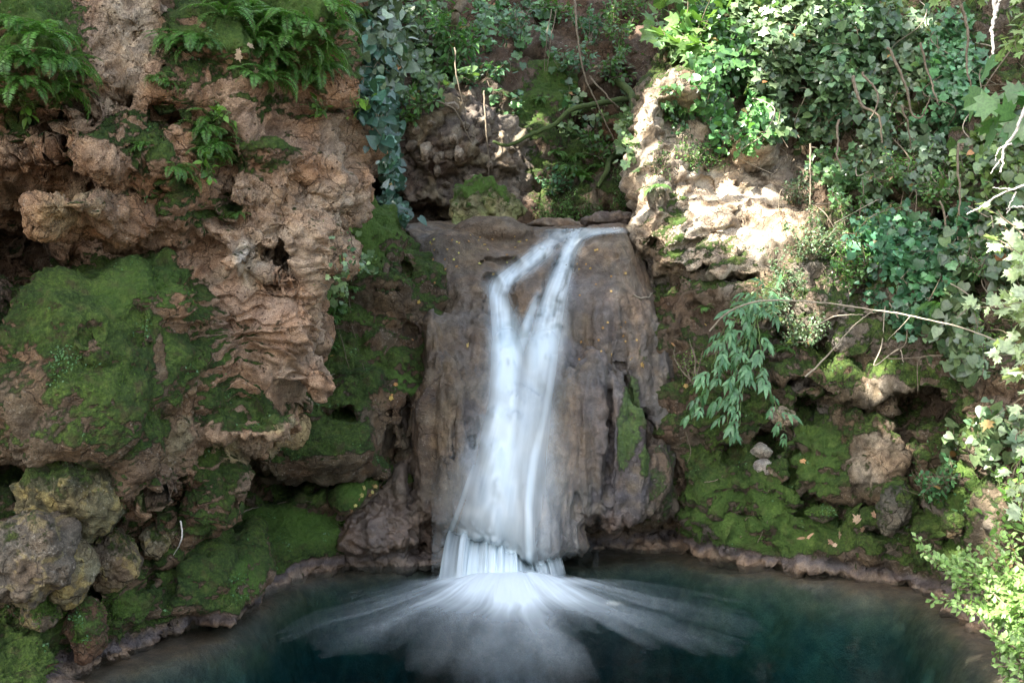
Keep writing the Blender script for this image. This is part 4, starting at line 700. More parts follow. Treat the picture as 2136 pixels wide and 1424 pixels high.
def fern_mesh(seed, nf=11, L=.28, spread=1.0, col=G_FERN):
    rg = np.random.RandomState(seed); A = [[], [], [], []]; tb = []
    for i in range(nf):
        p, f, nr, s, R = frond(L*rg.uniform(.6, 1.2), rg, curl=rg.uniform(.8, 1.4)); a = (i/nf-.5)*math.pi*1.15*spread+rg.randn()*.15+math.pi   # fronds fan out to the front
        c, q = math.cos(a), math.sin(a); M = np.array([[c, -q, 0], [q, c, 0], [0, 0, 1.]]); b = rg.uniform(-.25, .35); Mx = np.array([[1, 0, 0], [0, math.cos(b), -math.sin(b)], [0, math.sin(b), math.cos(b)]]); M = M@Mx
        A[0].append(p@M.T); A[1].append(f@M.T); A[2].append(nr@M.T); A[3].append(s); tb.append(tube(R@M.T, .0016, 3))
    pos, f, nr, s = (np.concatenate(a) for a in A); nl = len(pos)//nf; cc = np.repeat(colors(rg, nf, *col), nl, 0)*rg.uniform(.85, 1.15, (len(pos), 1))
    P, Fs, cl = scatter(T_NEEDLE, pos, f, nr, s, cc); V, Q = join(tb); return mesh('fronds', P, Fs, M_LEAF, dict(Leaf=cl)), mesh('frond_stalks', V, Q, M_GREENSTEM)
FERNS = [fern_mesh(200+i, 13+i % 5, .28, 1.0) for i in range(6)]
def fern(u, v, scale, label, group, seed, names=None, col=None):
    rg = np.random.RandomState(seed); h = hit(u, v, names)
    if h is None: return
    p, n, nm = h; o = thing('fern', label, 'fern', tuple(p+n*.01), group); a, b = FERNS[rg.randint(len(FERNS))]; obj('fronds', a, o); obj('stalk', b, o)
    o.rotation_euler = (rg.uniform(-.1, .3), rg.uniform(-.25, .25), math.atan2(n[1], n[0])+math.pi/2+rg.uniform(-.5, .5)); o.scale = (scale,)*3
def strand(name, label, cat, pts, rad, mat, group=None, wob=.004, seed=0, sides=6, kids=()):
    """a twig, root or trunk along photo points (u, v, depth or None to lie on the rock)"""
    rg = np.random.RandomState(seed); W3 = []
    for q in pts:
        if len(q) == 3 and q[2] is not None: W3.append(W(*q))
        else:
            h = hit(q[0], q[1])
            if h: W3.append(h[0]+h[1]*rad*1.2)
    if len(W3) < 2: return
    P = smooth_path(W3, 10*len(W3), 0, rg); w = rg.randn(len(P)+8, 3); w = sum(w[i:i+len(P)] for i in range(8))/8*wob*2.5; w[0] = 0; P = P+w; B = P[0]; V, Q = tube(P, np.linspace(rad, rad*.45, len(P)), sides); o = obj(name, mesh(name, V-B, Q, mat), loc=tuple(B)); tag(o, label, cat, group)
    for kp, kr in kids:
        K = smooth_path([W(*q) for q in kp], 12, wob*.4, rg); V, Q = tube(K, np.linspace(kr, kr*.4, len(K)), 5); obj('side_twig', mesh('side_twig', V-B, Q, mat), o)
    return o
def ico(sub):
    import bmesh
    bm = bmesh.new(); bmesh.ops.create_icosphere(bm, subdivisions=sub, radius=1); V = np.array([v.co[:] for v in bm.verts]); Fs = np.array([[v.index for v in f.verts] for f in bm.faces]); bm.free(); return V, Fs
ICO = {k: ico(k) for k in (4, 5, 6)}
def boulder(name, label, u, v, d, ru, rv, rd, seed, col, col2, moss=0., cuts=5, sub=6, groove=0, rot=0, group=None, cat='boulder', glow=.2, wet=0., yel=0., planes=()):
    rg = np.random.RandomState(seed); V, Fs = ICO[sub]; V = V.copy()
    for _ in range(cuts):
        n = unit(rg.randn(3)); k = rg.uniform(.62, .85); s = V@n; V -= n*np.clip(s-k, 0, None)[:, None]*.9
    for nn, k in planes: nn = unit(np.array(nn, float)); s = V@nn; V -= nn*np.clip(s-k, 0, None)[:, None]*.97
    V = V/np.abs(V).max(0); r = np.array([ru/F*d, rd, rv/F*d]); V = V*r
    cr, sr = math.cos(math.radians(rot)), math.sin(math.radians(rot)); V = V@np.array([[cr, 0, sr], [0, 1, 0], [-sr, 0, cr]]); c = W(u, v, d); Pw = V+c; n = unit(V/r**2); m = min(r)
    D = fbm(Pw, .5*m+.1, 4, .5, 2, seed)*.10*m+fbm(Pw, .12, 4, .6, 0, seed+1)*.045*min(1, m*4)+fbm(Pw, .04, 3, .6, 0, seed+2)*.006
    w1, _, _ = worley(Pw, .14*min(1, m*3.5), seed % 17); D -= sstep(.3, .1, w1)*.02*min(1, m*4)
    if groove: 
        q = Pw@np.array([.80, .1, .5])+fbm(Pw, .3, 3, seed=seed)*.04; D += (np.abs(((q/.085) % 1)*2-1)**1.5-.4)*groove
    V = V+n*D[:, None]; N2 = fbm(Pw, .2, 4, .6, seed=seed+3); C1 = lerp(np.tile(np.array(col, np.float32), (len(V), 1)), col2, sstep(-.2, .5, N2)); C1 = lerp(C1, (.36, .31, .12), sstep(.25, .6, fbm(Pw, .13, 4, .6, 1, seed+5))*yel)
    if groove: C1 = lerp(C1, (.14, .15, .08), sstep(.1, -.3, D/max(groove, 1e-3))*.6)
    ms = np.clip(moss+.25*sstep(.1, .9, n[:, 2])*(moss > 0)-.3*sstep(0, -.8, n[:, 2])+N2*.15, 0, 1.2); z = np.zeros(len(V))
    o = obj(name, mesh(name, V, Fs, M_ROCK, dict(Col=C1, moss=ms, wet=z+wet, pit=z+.4, glow=z+glow)), loc=tuple(c)); tag(o, label, cat, group); return o
# ------------------------------------------------------------------ loose rocks
boulder('boulder', 'grooved green boulder resting on the brown rock above the waterfall', 1006, 430, 11.3, 84, 60, .33, 31, (.22, .26, .11), (.33, .33, .19), .36, 0, 6, .014, 14, glow=1., planes=[((-1,0,.25),.68),((.75,-.1,.75),.62),((.05,-.1,1),.72),((-.1,-1,.35),.6),((.5,-1,0),.68),((0,0,-1),.7),((-.6,-.3,.8),.72)])
boulder('boulder', 'big round greenish boulder lying on top of the rock pile on the lower left bank', 146, 1042, 6.05, 106, 90, .30, 33, (.12, .115, .065), (.08, .085, .045), .22, 8, yel=.5)
boulder('boulder', 'pale grey pitted boulder at the left edge below the big greenish one', 50, 1168, 5.65, 98, 90, .30, 35, (.125, .11, .085), (.15, .135, .105), .1, 7, yel=.35)
boulder('boulder', 'yellow grey knobbly rock squeezed beside the pale pitted boulder', 148, 1192, 5.85, 46, 74, .18, 37, (.17, .16, .10), (.12, .115, .075), .15, 9, yel=.6)
boulder('boulder', 'brown knobbly rock between the rock pile and the round mossy bank', 240, 1165, 6.25, 54, 66, .2, 39, (.14, .115, .08), (.18, .155, .10), .25, 9, yel=.5)
boulder('boulder', 'small pale angular rock under the reddish cavity', 322, 1128, 6.65, 30, 40, .12, 41, (.26, .24, .15), (.2, .18, .12), .25, 8, 5, yel=.5)
boulder('boulder', 'small rounded rock touching the white twig', 352, 1108, 6.72, 26, 20, .09, 43, (.24, .22, .15), (.18, .16, .1), .2, 5, 5, yel=.4)
boulder('boulder', 'smooth reddish green rock low on the left bank beside the water', 178, 1318, 6.0, 40, 66, .16, 45, (.16, .10, .065), (.13, .09, .055), .4, 5, glow=.5)
boulder('boulder', 'pale rock low on the left bank below the pitted boulder', 85, 1270, 5.75, 36, 60, .14, 47, (.16, .14, .10), (.12, .11, .08), .5, 7, yel=.5)
boulder('boulder', 'dark rounded rock under the brown knobbly rock on the left bank', 262, 1262, 6.4, 44, 50, .16, 49, (.17, .13, .09), (.13, .11, .07), .75, 4)
boulder('boulder', 'dark wet rock at the right end of the waterfall crest', 1272, 462, 11.1, 64, 22, .3, 51, (.13, .11, .10), (.18, .15, .12), 0, 5, 5, wet=.5)
boulder('boulder', 'flat brown rock behind the crest of the waterfall', 1160, 470, 11.6, 60, 14, .3, 52, (.18, .14, .1), (.24, .2, .15), .0, 5, 5, wet=.3)
boulder('boulder', 'mossy rock hanging from the back slope at the right', 1285, 268, 13.0, 38, 26, .25, 53, (.20, .12, .07), (.15, .1, .06), .45, 7, 5)
G2 = 'small stones on the mossy right bank'
boulder('stone', 'pale stone tucked under the hanging compound leaf branch', 1632, 868, 8.95, 30, 24, .12, 55, (.33, .28, .2), (.4, .35, .27), .1, 7, 5, cat='stone', group=G2)
boulder('stone', 'grey stone with dark pits below the small debris hollow', 1586, 940, 8.9, 24, 17, .09, 57, (.3, .29, .25), (.4, .38, .33), .05, 6, 5, cat='stone', group=G2)
boulder('stone', 'largest of the three grey stones under the debris hollow', 1592, 975, 8.88, 22, 18, .08, 59, (.3, .29, .27), (.36, .35, .3), 0, 5, 5, cat='stone', group=G2)
boulder('stone', 'small rounded white grey stone left of the largest grey stone', 1560, 984, 8.9, 9, 8, .04, 61, (.45, .43, .38), (.5, .48, .42), 0, 4, 4, cat='stone', group=G2)
boulder('stone', 'smallest grey stone, lowest below the debris hollow', 1576, 1003, 8.88, 9, 6, .04, 62, (.4, .38, .34), (.36, .35, .3), 0, 4, 4, cat='stone', group=G2)
boulder('boulder', 'long grey rock leaning in the gully right of the pale boulder', 1860, 1055, 8.05, 34, 60, .16, 63, (.11, .11, .09), (.14, .14, .11), .5, 6, 5, rot=-12)
boulder('boulder', 'mossy round rock at the foot of the right pillar', 1985, 1090, 7.45, 22, 32, .1, 65, (.2, .17, .1), (.15, .13, .08), .55, 5, 5)
boulder('boulder', 'dark green flat rock jutting from the lower right bank', 1712, 1072, 8.55, 32, 18, .14, 67, (.13, .12, .09), (.1, .1, .07), .6, 6, 5)
G3 = 'stones bedded in the conglomerate back cliff'
for i, (u, v, ru, rv, ro, c, tx) in enumerate([(888,317,11,20,-12,.42,'white upright stone'),(918,328,12,14,0,.3,'brown grey blocky stone right of the white upright one'),(957,322,9,17,5,.36,'yellowish upright stone'),(912,355,6,13,0,.3,'narrow yellow stone hanging near the bottom'),(984,372,16,7,0,.34,'flat ochre stone above the green boulder'),(872,272,11,7,10,.33,'pale stone upper left of the white upright one'),(862,305,13,9,0,.22,'dark brown stone at the left'),(946,290,8,11,0,.3,'squarish stone at mid height'),(1284,312,10,14,15,.42,'white stone at the right'),(1296,300,9,8,0,.4,'paler smaller stone touching the right white one'),(1225,275,9,12,0,.36,'grey stone under the mossy branch'),(935,225,18,11,0,.34,'broad ochre stone at the top'),(900,258,8,6,20,.3,'small slanted stone under the top'),(1062,312,14,9,0,.4,'sunlit ochre stone at the end of the mossy branch'),(1020,345,8,8,0,.25,'round brown stone at mid right'),(968,262,9,7,0,.27,'small brown stone under the broad ochre one'),(930,385,10,6,-10,.24,'low brown stone above the dark hollow')]):
    h = hit(u, v, ('back_cliff',))
    if h: boulder('stone', tx+' in the back cliff', u, v, h[0][1]-.02, ru*1.15, rv*1.15, .1, 70+i, (c, c*.88, c*.70), (c*.75, c*.66, c*.52), 0, 8, 5, rot=ro, cat='stone', group=G3)
print('boulders', round(time.time()-T0, 1))
# ------------------------------------------------------------------ plants
GF = 'ferns on the left cliff'
for i, (u, v, s, t) in enumerate([(40,60,1.0,'left edge ferns, highest tuft'),(95,85,1.0,'green fern tuft in the upper left corner beside the bare strip'),(20,130,1.1,'fern tuft at the left edge under the topmost ones'),(75,140,1.1,'arching fern tuft in the middle of the upper left mound'),(130,130,1.0,'fern tuft reaching over the bare pale strip'),(165,150,.8,'small fern tuft at the right rim of the upper left mound'),(110,185,1.0,'drooping fern at the lower rim of the upper left mound'),(50,180,.9,'drooping fern near the left edge above the dark recess'),(150,195,.7,'small drooping fern above the dark recess'),(10,200,.8,'lowest fern at the left edge'),
    (370,85,.8,'fern tuft beside the narrow slot right of the bare strip'),(405,95,.9,'hanging fern tuft right of the narrow slot'),(425,110,.8,'drooping fern left of the twig litter'),(470,40,1.0,'fern high on the right mound'),(520,30,1.0,'fern tuft at the top edge above the litter'),(560,70,1.1,'large fern in the centre of the right mound'),(600,40,1.0,'fern near the top edge right of centre'),(640,60,1.0,'bright fern high on the right part of the mound'),(610,100,1.2,'widest fern of the right mound'),(660,110,1.1,'fern drooping right of the widest one'),(570,125,1.0,'fern hanging over the litter'),(640,145,1.1,'lush fern at the lower rim of the right mound'),(600,155,1.0,'fern under the litter'),(560,170,.9,'small fern under the litter at the left'),(680,150,.9,'fern at the right end of the lower rim'),(525,165,.8,'fern beside the dead leaves'),(700,60,.9,'fern near the right edge of the cliff top'),(720,25,.8,'grassy fern at the upper right corner of the cliff'),(650,175,.8,'lowest fern of the right mound'),(480,10,.9,'fern cut by the top edge'),(680,20,.9,'fern at the top right of the mound'),(540,100,.9,'fern left of the centre of the mound'),
    (440,250,.8,'fern topping the hanging green column'),(430,280,.8,'fern in the upper half of the hanging column'),(455,300,.7,'fern in the middle of the hanging column'),(435,325,.7,'fern in the lower half of the hanging column'),(345,175,.5,'tiny fern beside the mossy cleft'),(360,350,.6,'small fern over the mossy lobe'),(380,375,.6,'small fern low on the mossy lobe'),(415,90,.8,'fern on the ledge left of the mound'),(300,310,.4,'tiny fern on the mossy block'),(500,450,.35,'tiny fern on the ochre face'),(330,160,.4,'tiny fern at the slot')]):
    fern(u, v, s*1.0, t if 'fern' in t else t+' fern', GF, 300+i, ('cliff',))
for i, (u, v, s, t) in enumerate([(700,640,.5,'fern on the mossy bank right of the cliff nose'),(690,660,.5,'second fern under the cliff nose'),(735,600,.4,'fern among the ivy of the mossy bank'),(690,720,.4,'low fern beside the hanging root')]): fern(u, v, s, t, 'ferns on the mossy bank', 400+i, ('mossy_bank',))
for i, (u, v, s, t) in enumerate([(1370,395,.8,'dark fern in the notch of the sunlit outcrop'),(1960,640,.9,'bright fern under the ivy on the right bank'),(1925,650,.8,'bright fern left of its twin on the right bank'),(1990,600,.7,'fern against the dry stems on the right bank'),(1400,190,.7,'sunlit fern on top of the outcrop'),(1430,230,.7,'sunlit fern hanging down the outcrop'),(1395,250,.6,'lower sunlit fern on the outcrop'),(1470,640,.4,'small fern on the red soil'),(1590,700,.5,'fern under the shrub'),(1640,730,.5,'fern beside the shelf')]): fern(u, v, s, t, 'ferns on the right bank', 420+i, ('right_bank',))
for i, (u, v, s, t) in enumerate([(1185,350,.9,'green fern on the back slope below the mossy branch'),(1215,375,.9,'lowest fern on the back slope'),(1160,320,.8,'fern at the left of the back slope tufts'),(1240,350,.8,'fern near the mossy trunk on the back slope'),(1205,330,.8,'fern in the middle of the back slope tufts'),(1130,210,.7,'fern on the lit moss high on the back slope')]): fern(u, v, s, t, 'ferns on the back slope', 440+i, ('back_cliff',))
for i, (u, v, t) in enumerate([(455,240,'glossy sprout at the top of the hanging column'),(460,325,'broad leaved sprout in the hanging column'),(430,345,'broad leaved sprout low in the hanging column'),(735,215,'lime green sprout at the right edge of the cliff'),(665,225,'pale little sprout right of the green boulder face'),(60,215,'round leaved trailer hanging at the upper left')]):
    leafy('sprout', t, 'plant', 'broad leaved sprouts on the cliff', u, v, 22, 24, 16, T_OV, .075, G_BRIGHT, 460+i, d=(.03, .12), stems=4, names=('cliff',), stem_mat=M_GREENSTEM)
# back slope
GI = 'ivy on the back cliff'
ivy('ivy_plant', 'long ivy curtain hanging at the left of the back cliff', GI, [[(760,60),(780,160),(770,260)],[(790,80),(800,180),(795,300),(810,400)],[(775,120),(790,220),(800,330),(825,450)],[(810,150),(815,240),(810,340),(820,430)],[(760,150),(765,220),(775,280)],[(830,120),(825,200),(822,300)],[(750,180),(770,240),(790,290)],[(800,300),(815,380),(830,440)],[(805,330),(822,420),(830,455)]], 500, T_IVY2, .085, G_IVYB, .02, (.05, .2))
ivy('ivy_plant', 'ivy mass in the upper left corner of the back cliff', GI, [[(750,20),(800,60),(840,120)],[(760,0),(790,50),(800,110)],[(770,40),(830,80),(850,160)],[(750,90),(800,110),(830,150)],[(780,0),(840,40),(870,100)],[(755,130),(800,170),(840,200)]], 501, T_IVY2, .085, G_IVYB, .018, (.05, .25))
ivy('ivy_plant', 'sunlit ivy falling over the top centre of the back cliff', GI, [[(850,0),(870,70),(880,150)],[(880,10),(910,80),(905,160)],[(840,40),(860,110),(870,190)],[(900,0),(940,60),(950,130)],[(870,90),(890,150),(930,190)],[(920,100),(950,150),(980,180)],[(860,140),(880,190),(900,215)]], 502, T_IVY2, .09, G_IVY, .02, (.05, .25))
ivy('ivy_plant', 'ivy with large leaves at the very top of the back slope', GI, [[(980,0),(1030,40),(1050,90)],[(1030,0),(1080,60),(1090,120)],[(1100,0),(1130,50),(1140,100)],[(1000,20),(1010,80),(1030,110)]], 503, T_IVY, .1, G_IVY, .03, (.05, .2))
ivy('ivy_plant', 'thin ivy runners on the brown earth of the back slope', GI, [[(1060,130),(1080,190),(1070,240)],[(1150,120),(1180,170),(1175,230)],[(1010,170),(1040,200),(1080,210)],[(1200,180),(1195,230),(1230,260)]], 504, T_IVY, .08, G_IVY, .05, (.02, .1))
ivy('ivy_plant', 'ivy beside the mossy trunk on the back slope', GI, [[(1290,190),(1310,240),(1320,300)],[(1240,200),(1260,240),(1240,290)],[(1300,250),(1320,290),(1315,340)],[(1200,200),(1190,250),(1160,280)]], 505, T_IVY, .08, G_IVY, .035, (.03, .15))
leafy('shrub', 'bright young elder shrub with light green leaflets on the back cliff', 'shrub', None, 945, 90, 65, 60, 620, T_LANCE, .12, ((.05,.14,.035),(.10,.22,.06)), 510, d=(.3, .8), stems=10, names=('back_cliff',))
for i, (u, v, ru, rv, n, t) in enumerate([(1230,60,80,50,420,'thin leaved shrub at the top of the back slope'),(1290,80,50,60,380,'airy shrub behind the fig leaves'),(1190,130,60,30,260,'low shrub below the top of the back slope'),(1280,150,50,30,260,'small shrub over the dark hollow'),(1080,60,60,50,300,'yellow green undergrowth at the top centre'),(1160,20,60,30,300,'undergrowth cut by the top edge'),(1000,150,50,40,260,'twiggy undergrowth above the conglomerate'),(1240,300,60,40,260,'green tuft beside the white stones'),(1160,380,40,40,200,'creeping plant on the lit rib'),(860,230,60,40,260,'creeping plant over the brown conglomerate'),(760,60,60,70,420,'dark shrub behind the cliff top'),(1320,20,60,40,300,'leafy sprays at the top edge left of the fig')]):
    leafy('shrub', t, 'shrub', 'shrubs on the back slope', u, v, ru, rv, n, T_OV, .075, G_MID if i % 2 else G_IVY, 520+i, d=(.05, .45), stems=7, names=('back_cliff',))
for i, (u, v, ru, rv, n, t) in enumerate([(1135,445,28,32,260,'leftmost light green ground plant behind the crest'),(1185,440,30,36,320,'second light green ground plant behind the crest'),(1235,440,32,38,340,'light green ground plant in the middle behind the crest'),(1285,425,30,44,340,'rightmost light green ground plant beside the outcrop'),(1300,370,20,34,200,'light green plant climbing beside the outcrop')]):
    leafy('ground_plant', t, 'plant', 'light green plants behind the crest', u, v, ru, rv, n, T_OV2, .038, ((.07,.15,.04),(.12,.21,.06)), 540+i, d=(.05, .3), stems=9, names=('back_cliff',), stem_mat=M_GREENSTEM)
# outcrop and right slope
GR = 'ivy on the right slope'
def hang(u0, u1, v0, v1, n, seed, drift=0):
    rg = np.random.RandomState(seed); out = []
    for _ in range(n):
        a = rg.uniform(u0, u1); b = rg.uniform(v0, v0+(v1-v0)*.5); L = rg.uniform(.35, .6)*(v1-v0); out.append([(a, b), (a+rg.randn()*15+drift*.4, b+L*.5), (a+rg.randn()*22+drift, b+L)])
    return out
for i, (u0, u1, v0, v1, n, sz, dd, t) in enumerate([(1450,1580,0,230,19,.085,(.1,.5),'large leaved ivy mass left of centre at the top of the right slope'),(1570,1700,-10,220,22,.09,(.15,.6),'large leaved ivy mass hanging at the top centre of the right slope'),(1690,1830,0,240,22,.088,(.15,.6),'dark large leaved ivy right of the central hanging mass'),(1600,1760,180,320,9,.085,(.05,.25),'ivy trailing over the pale rock below the hanging mass'),(1820,1930,0,260,11,.07,(.05,.3),'ivy among the bare stems near the top right'),(1930,2060,20,280,12,.075,(.05,.3),'ivy below the bleached twig at the top right'),(1950,2136,260,440,10,.075,(.05,.25),'ivy in the dark hollow at the right edge'),(1820,1960,250,420,10,.08,(.05,.25),'ivy in the middle of the right slope'),(1760,1900,430,620,11,.075,(.05,.2),'ivy above the right stone shelf'),(1880,2040,430,640,14,.075,(.05,.25),'ivy with heart shaped leaves above the bright ferns'),(1960,2080,620,800,9,.075,(.03,.2),'ivy hanging beside the right pillar'),(1840,1960,600,720,7,.07,(.03,.15),'ivy around the fern on the right bank'),(2000,2136,400,620,10,.08,(.05,.3),'ivy at the right edge behind the pale leaves'),(1700,1800,300,440,7,.07,(.03,.2),'ivy left of the orange root hollow'),(1990,2136,820,1000,8,.07,(.03,.12),'ivy on the sunlit right pillar'),(1400,1470,180,300,4,.05,(.03,.15),'ivy on the lit edge of the outcrop'),(1480,1600,200,330,8,.07,(.03,.2),'ivy over the mossy hollow of the outcrop')]):
    ivy('ivy_plant', t, GR, hang(u0, u1, v0, v1, n, 600+i), 620+i, T_IVY if i % 2 else T_IVY2, sz, G_IVY if i % 3 else ((.03,.085,.035),(.07,.15,.055)), .026, dd)
leafy('fig_sapling', 'fig sapling with bright lime green lobed leaves above the outcrop', 'sapling', None, 1410, 70, 105, 95, 170, T_FIG, .21, G_LIME, 650, d=(.2, .9), stems=10, dry=0, names=('right_bank','back_cliff'))
leafy('fig_sapling', 'sunlit lobed leaves sprouting at the top edge over the ivy', 'sapling', None, 1540, 10, 70, 40, 60, T_FIG, .2, G_LIME, 651, d=(.3, .9), stems=6, dry=0, names=('right_bank',))
for i, (u, v, ru, rv, n, sz, c, T, t) in enumerate([(1640,600,75,85,1500,.030,G_BOX,T_OV2,'small leaved pale shrub spilling over the right bank'),(1700,500,85,60,1300,.032,G_BOX,T_OV2,'small leaved grey green shrub below the sunlit rock'),(1790,470,70,60,700,.05,G_MID,T_LANCE,'long leaved shrub right of the grey green one'),(1840,400,80,60,700,.055,G_MID,T_LANCE,'leafy shrub in the middle of the right slope'),(1880,350,60,45,500,.05,G_MID,T_LANCE,'bright leaved shrub high on the right slope'),(1680,690,60,50,700,.032,G_BOX,T_OV2,'low part of the pale shrub over the stone shelf, a shrub of its own'),(1780,560,70,50,600,.045,G_MID,T_OV,'green shrub with upright shoots over the shelf'),(1730,240,60,60,400,.06,G_IVY,T_OV,'shaded shrub under the ivy mass'),(1850,230,60,70,500,.05,G_MID,T_OV,'thin shrub on the root tangle'),(1660,390,50,50,500,.035,G_BOX,T_OV2,'dusty shrub on the sunlit rock'),(1380,330,30,50,160,.03,G_MID,T_OV2,'small plants on the left flank of the outcrop'),(1440,310,40,50,350,.035,G_MID,T_OV2,'small plants near the orange hollow of the outcrop'),(2060,520,70,70,500,.05,G_MID,T_LANCE,'shrub with long leaves near the right edge'),(1960,380,70,60,450,.05,G_MID,T_OV,'shrub over the dark hollow near the right edge'),(1890,520,50,50,400,.05,G_BRIGHT,T_LANCE,'yellow green shrub in the middle of the right bank'),(2040,700,40,60,350,.035,G_BRIGHT,T_OV2,'light round leaved climber left of the right pillar'),(1960,1010,70,30,220,.05,((.05,.14,.06),(.09,.2,.08)),T_OV,'seedlings on the ledge between pale boulder and right pillar'),(1480,330,50,40,300,.035,G_MID,T_OV2,'tiny plants in the fissure of the outcrop'),(1560,640,40,30,260,.035,G_MID,T_OV2,'ground plant on the red soil'),(1440,760,40,60,200,.022,G_BRIGHT,T_OV2,'tiny leaved creeper on the mossy bank left of the hanging branch')]):
    leafy('shrub', t, 'shrub', 'shrubs on the right slope', u, v, ru, rv, n, T, sz, c, 660+i, d=(.03, .4 if ru > 50 else .15), stems=9, names=('right_bank',))
# the branch of compound leaves hanging in front of the right bank
def hanging_branch():
    rg = np.random.RandomState(9); d0 = 8.7; B = W(1640, 640, 9.0); pos, fw, nr, sz = [], [], [], []; tubes = []
    for path in [[(1640,640,9.0),(1560,640,8.7),(1520,700,8.6),(1500,800,8.55)],[(1640,640,9.0),(1580,660,8.7),(1560,740,8.6),(1545,850,8.5),(1540,900,8.5)],[(1580,660,8.7),(1590,760,8.6),(1620,850,8.55),(1640,900,8.5)],[(1540,660,8.7),(1500,720,8.6),(1480,790,8.6),(1455,860,8.6)],[(1560,740,8.6),(1530,830,8.55),(1510,900,8.5)],[(1600,650,8.8),(1560,690,8.65),(1530,740,8.6)],[(1640,640,9.0),(1600,600,8.8),(1540,640,8.7),(1490,720,8.6)],[(1560,700,8.6),(1540,760,8.55),(1500,850,8.5)]]:
        P = smooth_path([W(*q) for q in path], 24, .006, rg); tubes.append(tube(P, np.linspace(.006, .0025, len(P)), 4)); seg = np.linalg.norm(np.diff(P, axis=0), axis=1).cumsum()
        for s in np.arange(.1, seg[-1], .07):
            j = min(np.searchsorted(seg, s), len(P)-2); ax = unit(P[j+1]-P[j]); side = unit(np.cross(ax, unit(rg.randn(3)+np.array([0, -.3, 0]))))
            a = P[j]; tip = unit(side*.9+ax*.5+np.array([0, -.2, -.35])); L = rg.uniform(.08, .135)
            for q in range(5):                                       # five leaflets on a short stalk
                w = unit(np.cross(tip, [0, -.5, .86])); f = tip+w*[0, .8, -.8, .95, -.95][q]; pos.append(a+tip*L*[1, .8, .8, .35, .35][q]); fw.append(f+np.array([0, 0, -.35])); nr.append(unit(np.array([0, -.6, .8])+rg.randn(3)*.25)); sz.append(L*rg.uniform(.8, 1.1)*[1, .9, .9, .75, .75][q])
    n = len(pos); P, Fs, cc = scatter(T_LANCE, np.array(pos), np.array(fw), np.array(nr), np.array(sz), colors(rg, n, (.075, .18, .085), (.13, .26, .12)))
    o = thing('hanging_branch', 'drooping green branch of compound leaves in front of the mossy right bank', 'branch', tuple(B)); obj('leaves', mesh('leaves', P-B, Fs, M_LEAF, dict(Leaf=cc)), o); V, Q = join(tubes); obj('stem', mesh('stem', V-B, Q, M_GREENSTEM), o)
hanging_branch()
# near plants at the right edge: they grow on the near bank and reach into the view
def near_shrub(name, label, cat, B, tips, n, T, size, col, seed, stem_r=.008, mat=None, twigs=5, smat=None, group=None, spread=1.):
    rg = np.random.RandomState(seed); B = W(*B); paths = []; tw = []
    for q in tips:
        p = W(*q); m = (B+p)/2+np.array([0, 0, .10])*np.linalg.norm(p-B)+rg.randn(3)*.03; P = smooth_path([B, m, p], 16, .005, rg); paths.append(P)
        for _ in range(twigs):
            i = rg.randint(5, len(P)); a = P[i-1]; b = a+unit(unit(p-B)+rg.randn(3)*.8)*rg.uniform(.08, .3)*spread; tw.append(smooth_path([a, (a+b)/2+rg.randn(3)*.015, b], 8))
    allp = tw+paths; pos, fw = np.empty((n, 3)), np.empty((n, 3)); k = rg.randint(0, len(allp), n)
    for i in range(n):
        p = allp[k[i]]; t = rg.uniform(.1 if k[i] < len(tw) else .5, 1)*(len(p)-1); j = min(int(t), len(p)-2); pos[i] = p[j]+(p[j+1]-p[j])*(t-j); fw[i] = p[j+1]-p[j]
    sp = unit(rg.randn(n, 3)); pos += sp*size*.5*rg.rand(n, 1); P, Fs, cc = scatter(T, pos, unit(fw)*.6+sp+np.array([0, 0, -.15]), unit(np.array([-.2, -.35, .8])+rg.randn(n, 3)*.4), size*rg.uniform(.6, 1.25, n), colors(rg, n, *col, dry=.02))
    o = thing(name, label, cat, tuple(B), group); obj('leaves', mesh('leaves', P-B, Fs, mat or M_LEAF, dict(Leaf=cc)), o); V, Q = join([tube(p, np.linspace(stem_r, stem_r*.4, len(p))) for p in paths]+[tube(p, np.linspace(.003, .0012, len(p)), 3) for p in tw]); obj('stem', mesh('stem', V-B, Q, smat or M_STEM), o)
near_shrub('shrub', 'light green small leaved shrub leaning over the water at the lower right corner', 'shrub', (2220,1420,5.4), [(1960,1180,6.1),(2010,1160,6.0),(2060,1150,5.9),(2110,1160,5.7),(1990,1220,6.0),(2040,1210,5.9),(2100,1220,5.7),(2060,1270,5.8),(2120,1280,5.6),(2100,1340,5.6),(2140,1330,5.5),(1940,1165,6.2),(2130,1200,5.6),(2080,1390,5.6),(2150,1250,5.5),(2170,1180,5.5),(2020,1260,5.9)], 4800, T_OV2, .042, ((.16,.28,.08),(.26,.38,.14)), 700, twigs=9, spread=.9)  # light green leaves, colour also brightened to stand in for sun
near_shrub('maple_branch', 'pale sunlit lobed leaves at the right edge, mid height', 'branch', (2260,700,5.2), [(2080,500,5.6),(2100,560,5.5),(2090,640,5.5),(2060,660,5.6),(2110,720,5.4),(2120,780,5.3),(2130,850,5.3),(2080,440,5.7),(2130,620,5.3),(2120,920,5.3),(2110,1000,5.4),(2125,1060,5.4)], 330, T_MAPLE, .072, ((.28,.36,.20),(.42,.48,.34)), 702, twigs=6)
near_shrub('maple_branch', 'large jagged green leaves at the upper right edge', 'branch', (2280,240,5.6), [(2040,200,6.3),(2060,240,6.2),(2080,280,6.1),(2030,230,6.3),(2110,250,6.0),(2050,180,6.3),(2120,180,6.0)], 42, T_MAPLE, .17, ((.06,.15,.05),(.12,.22,.08)), 703, twigs=3)
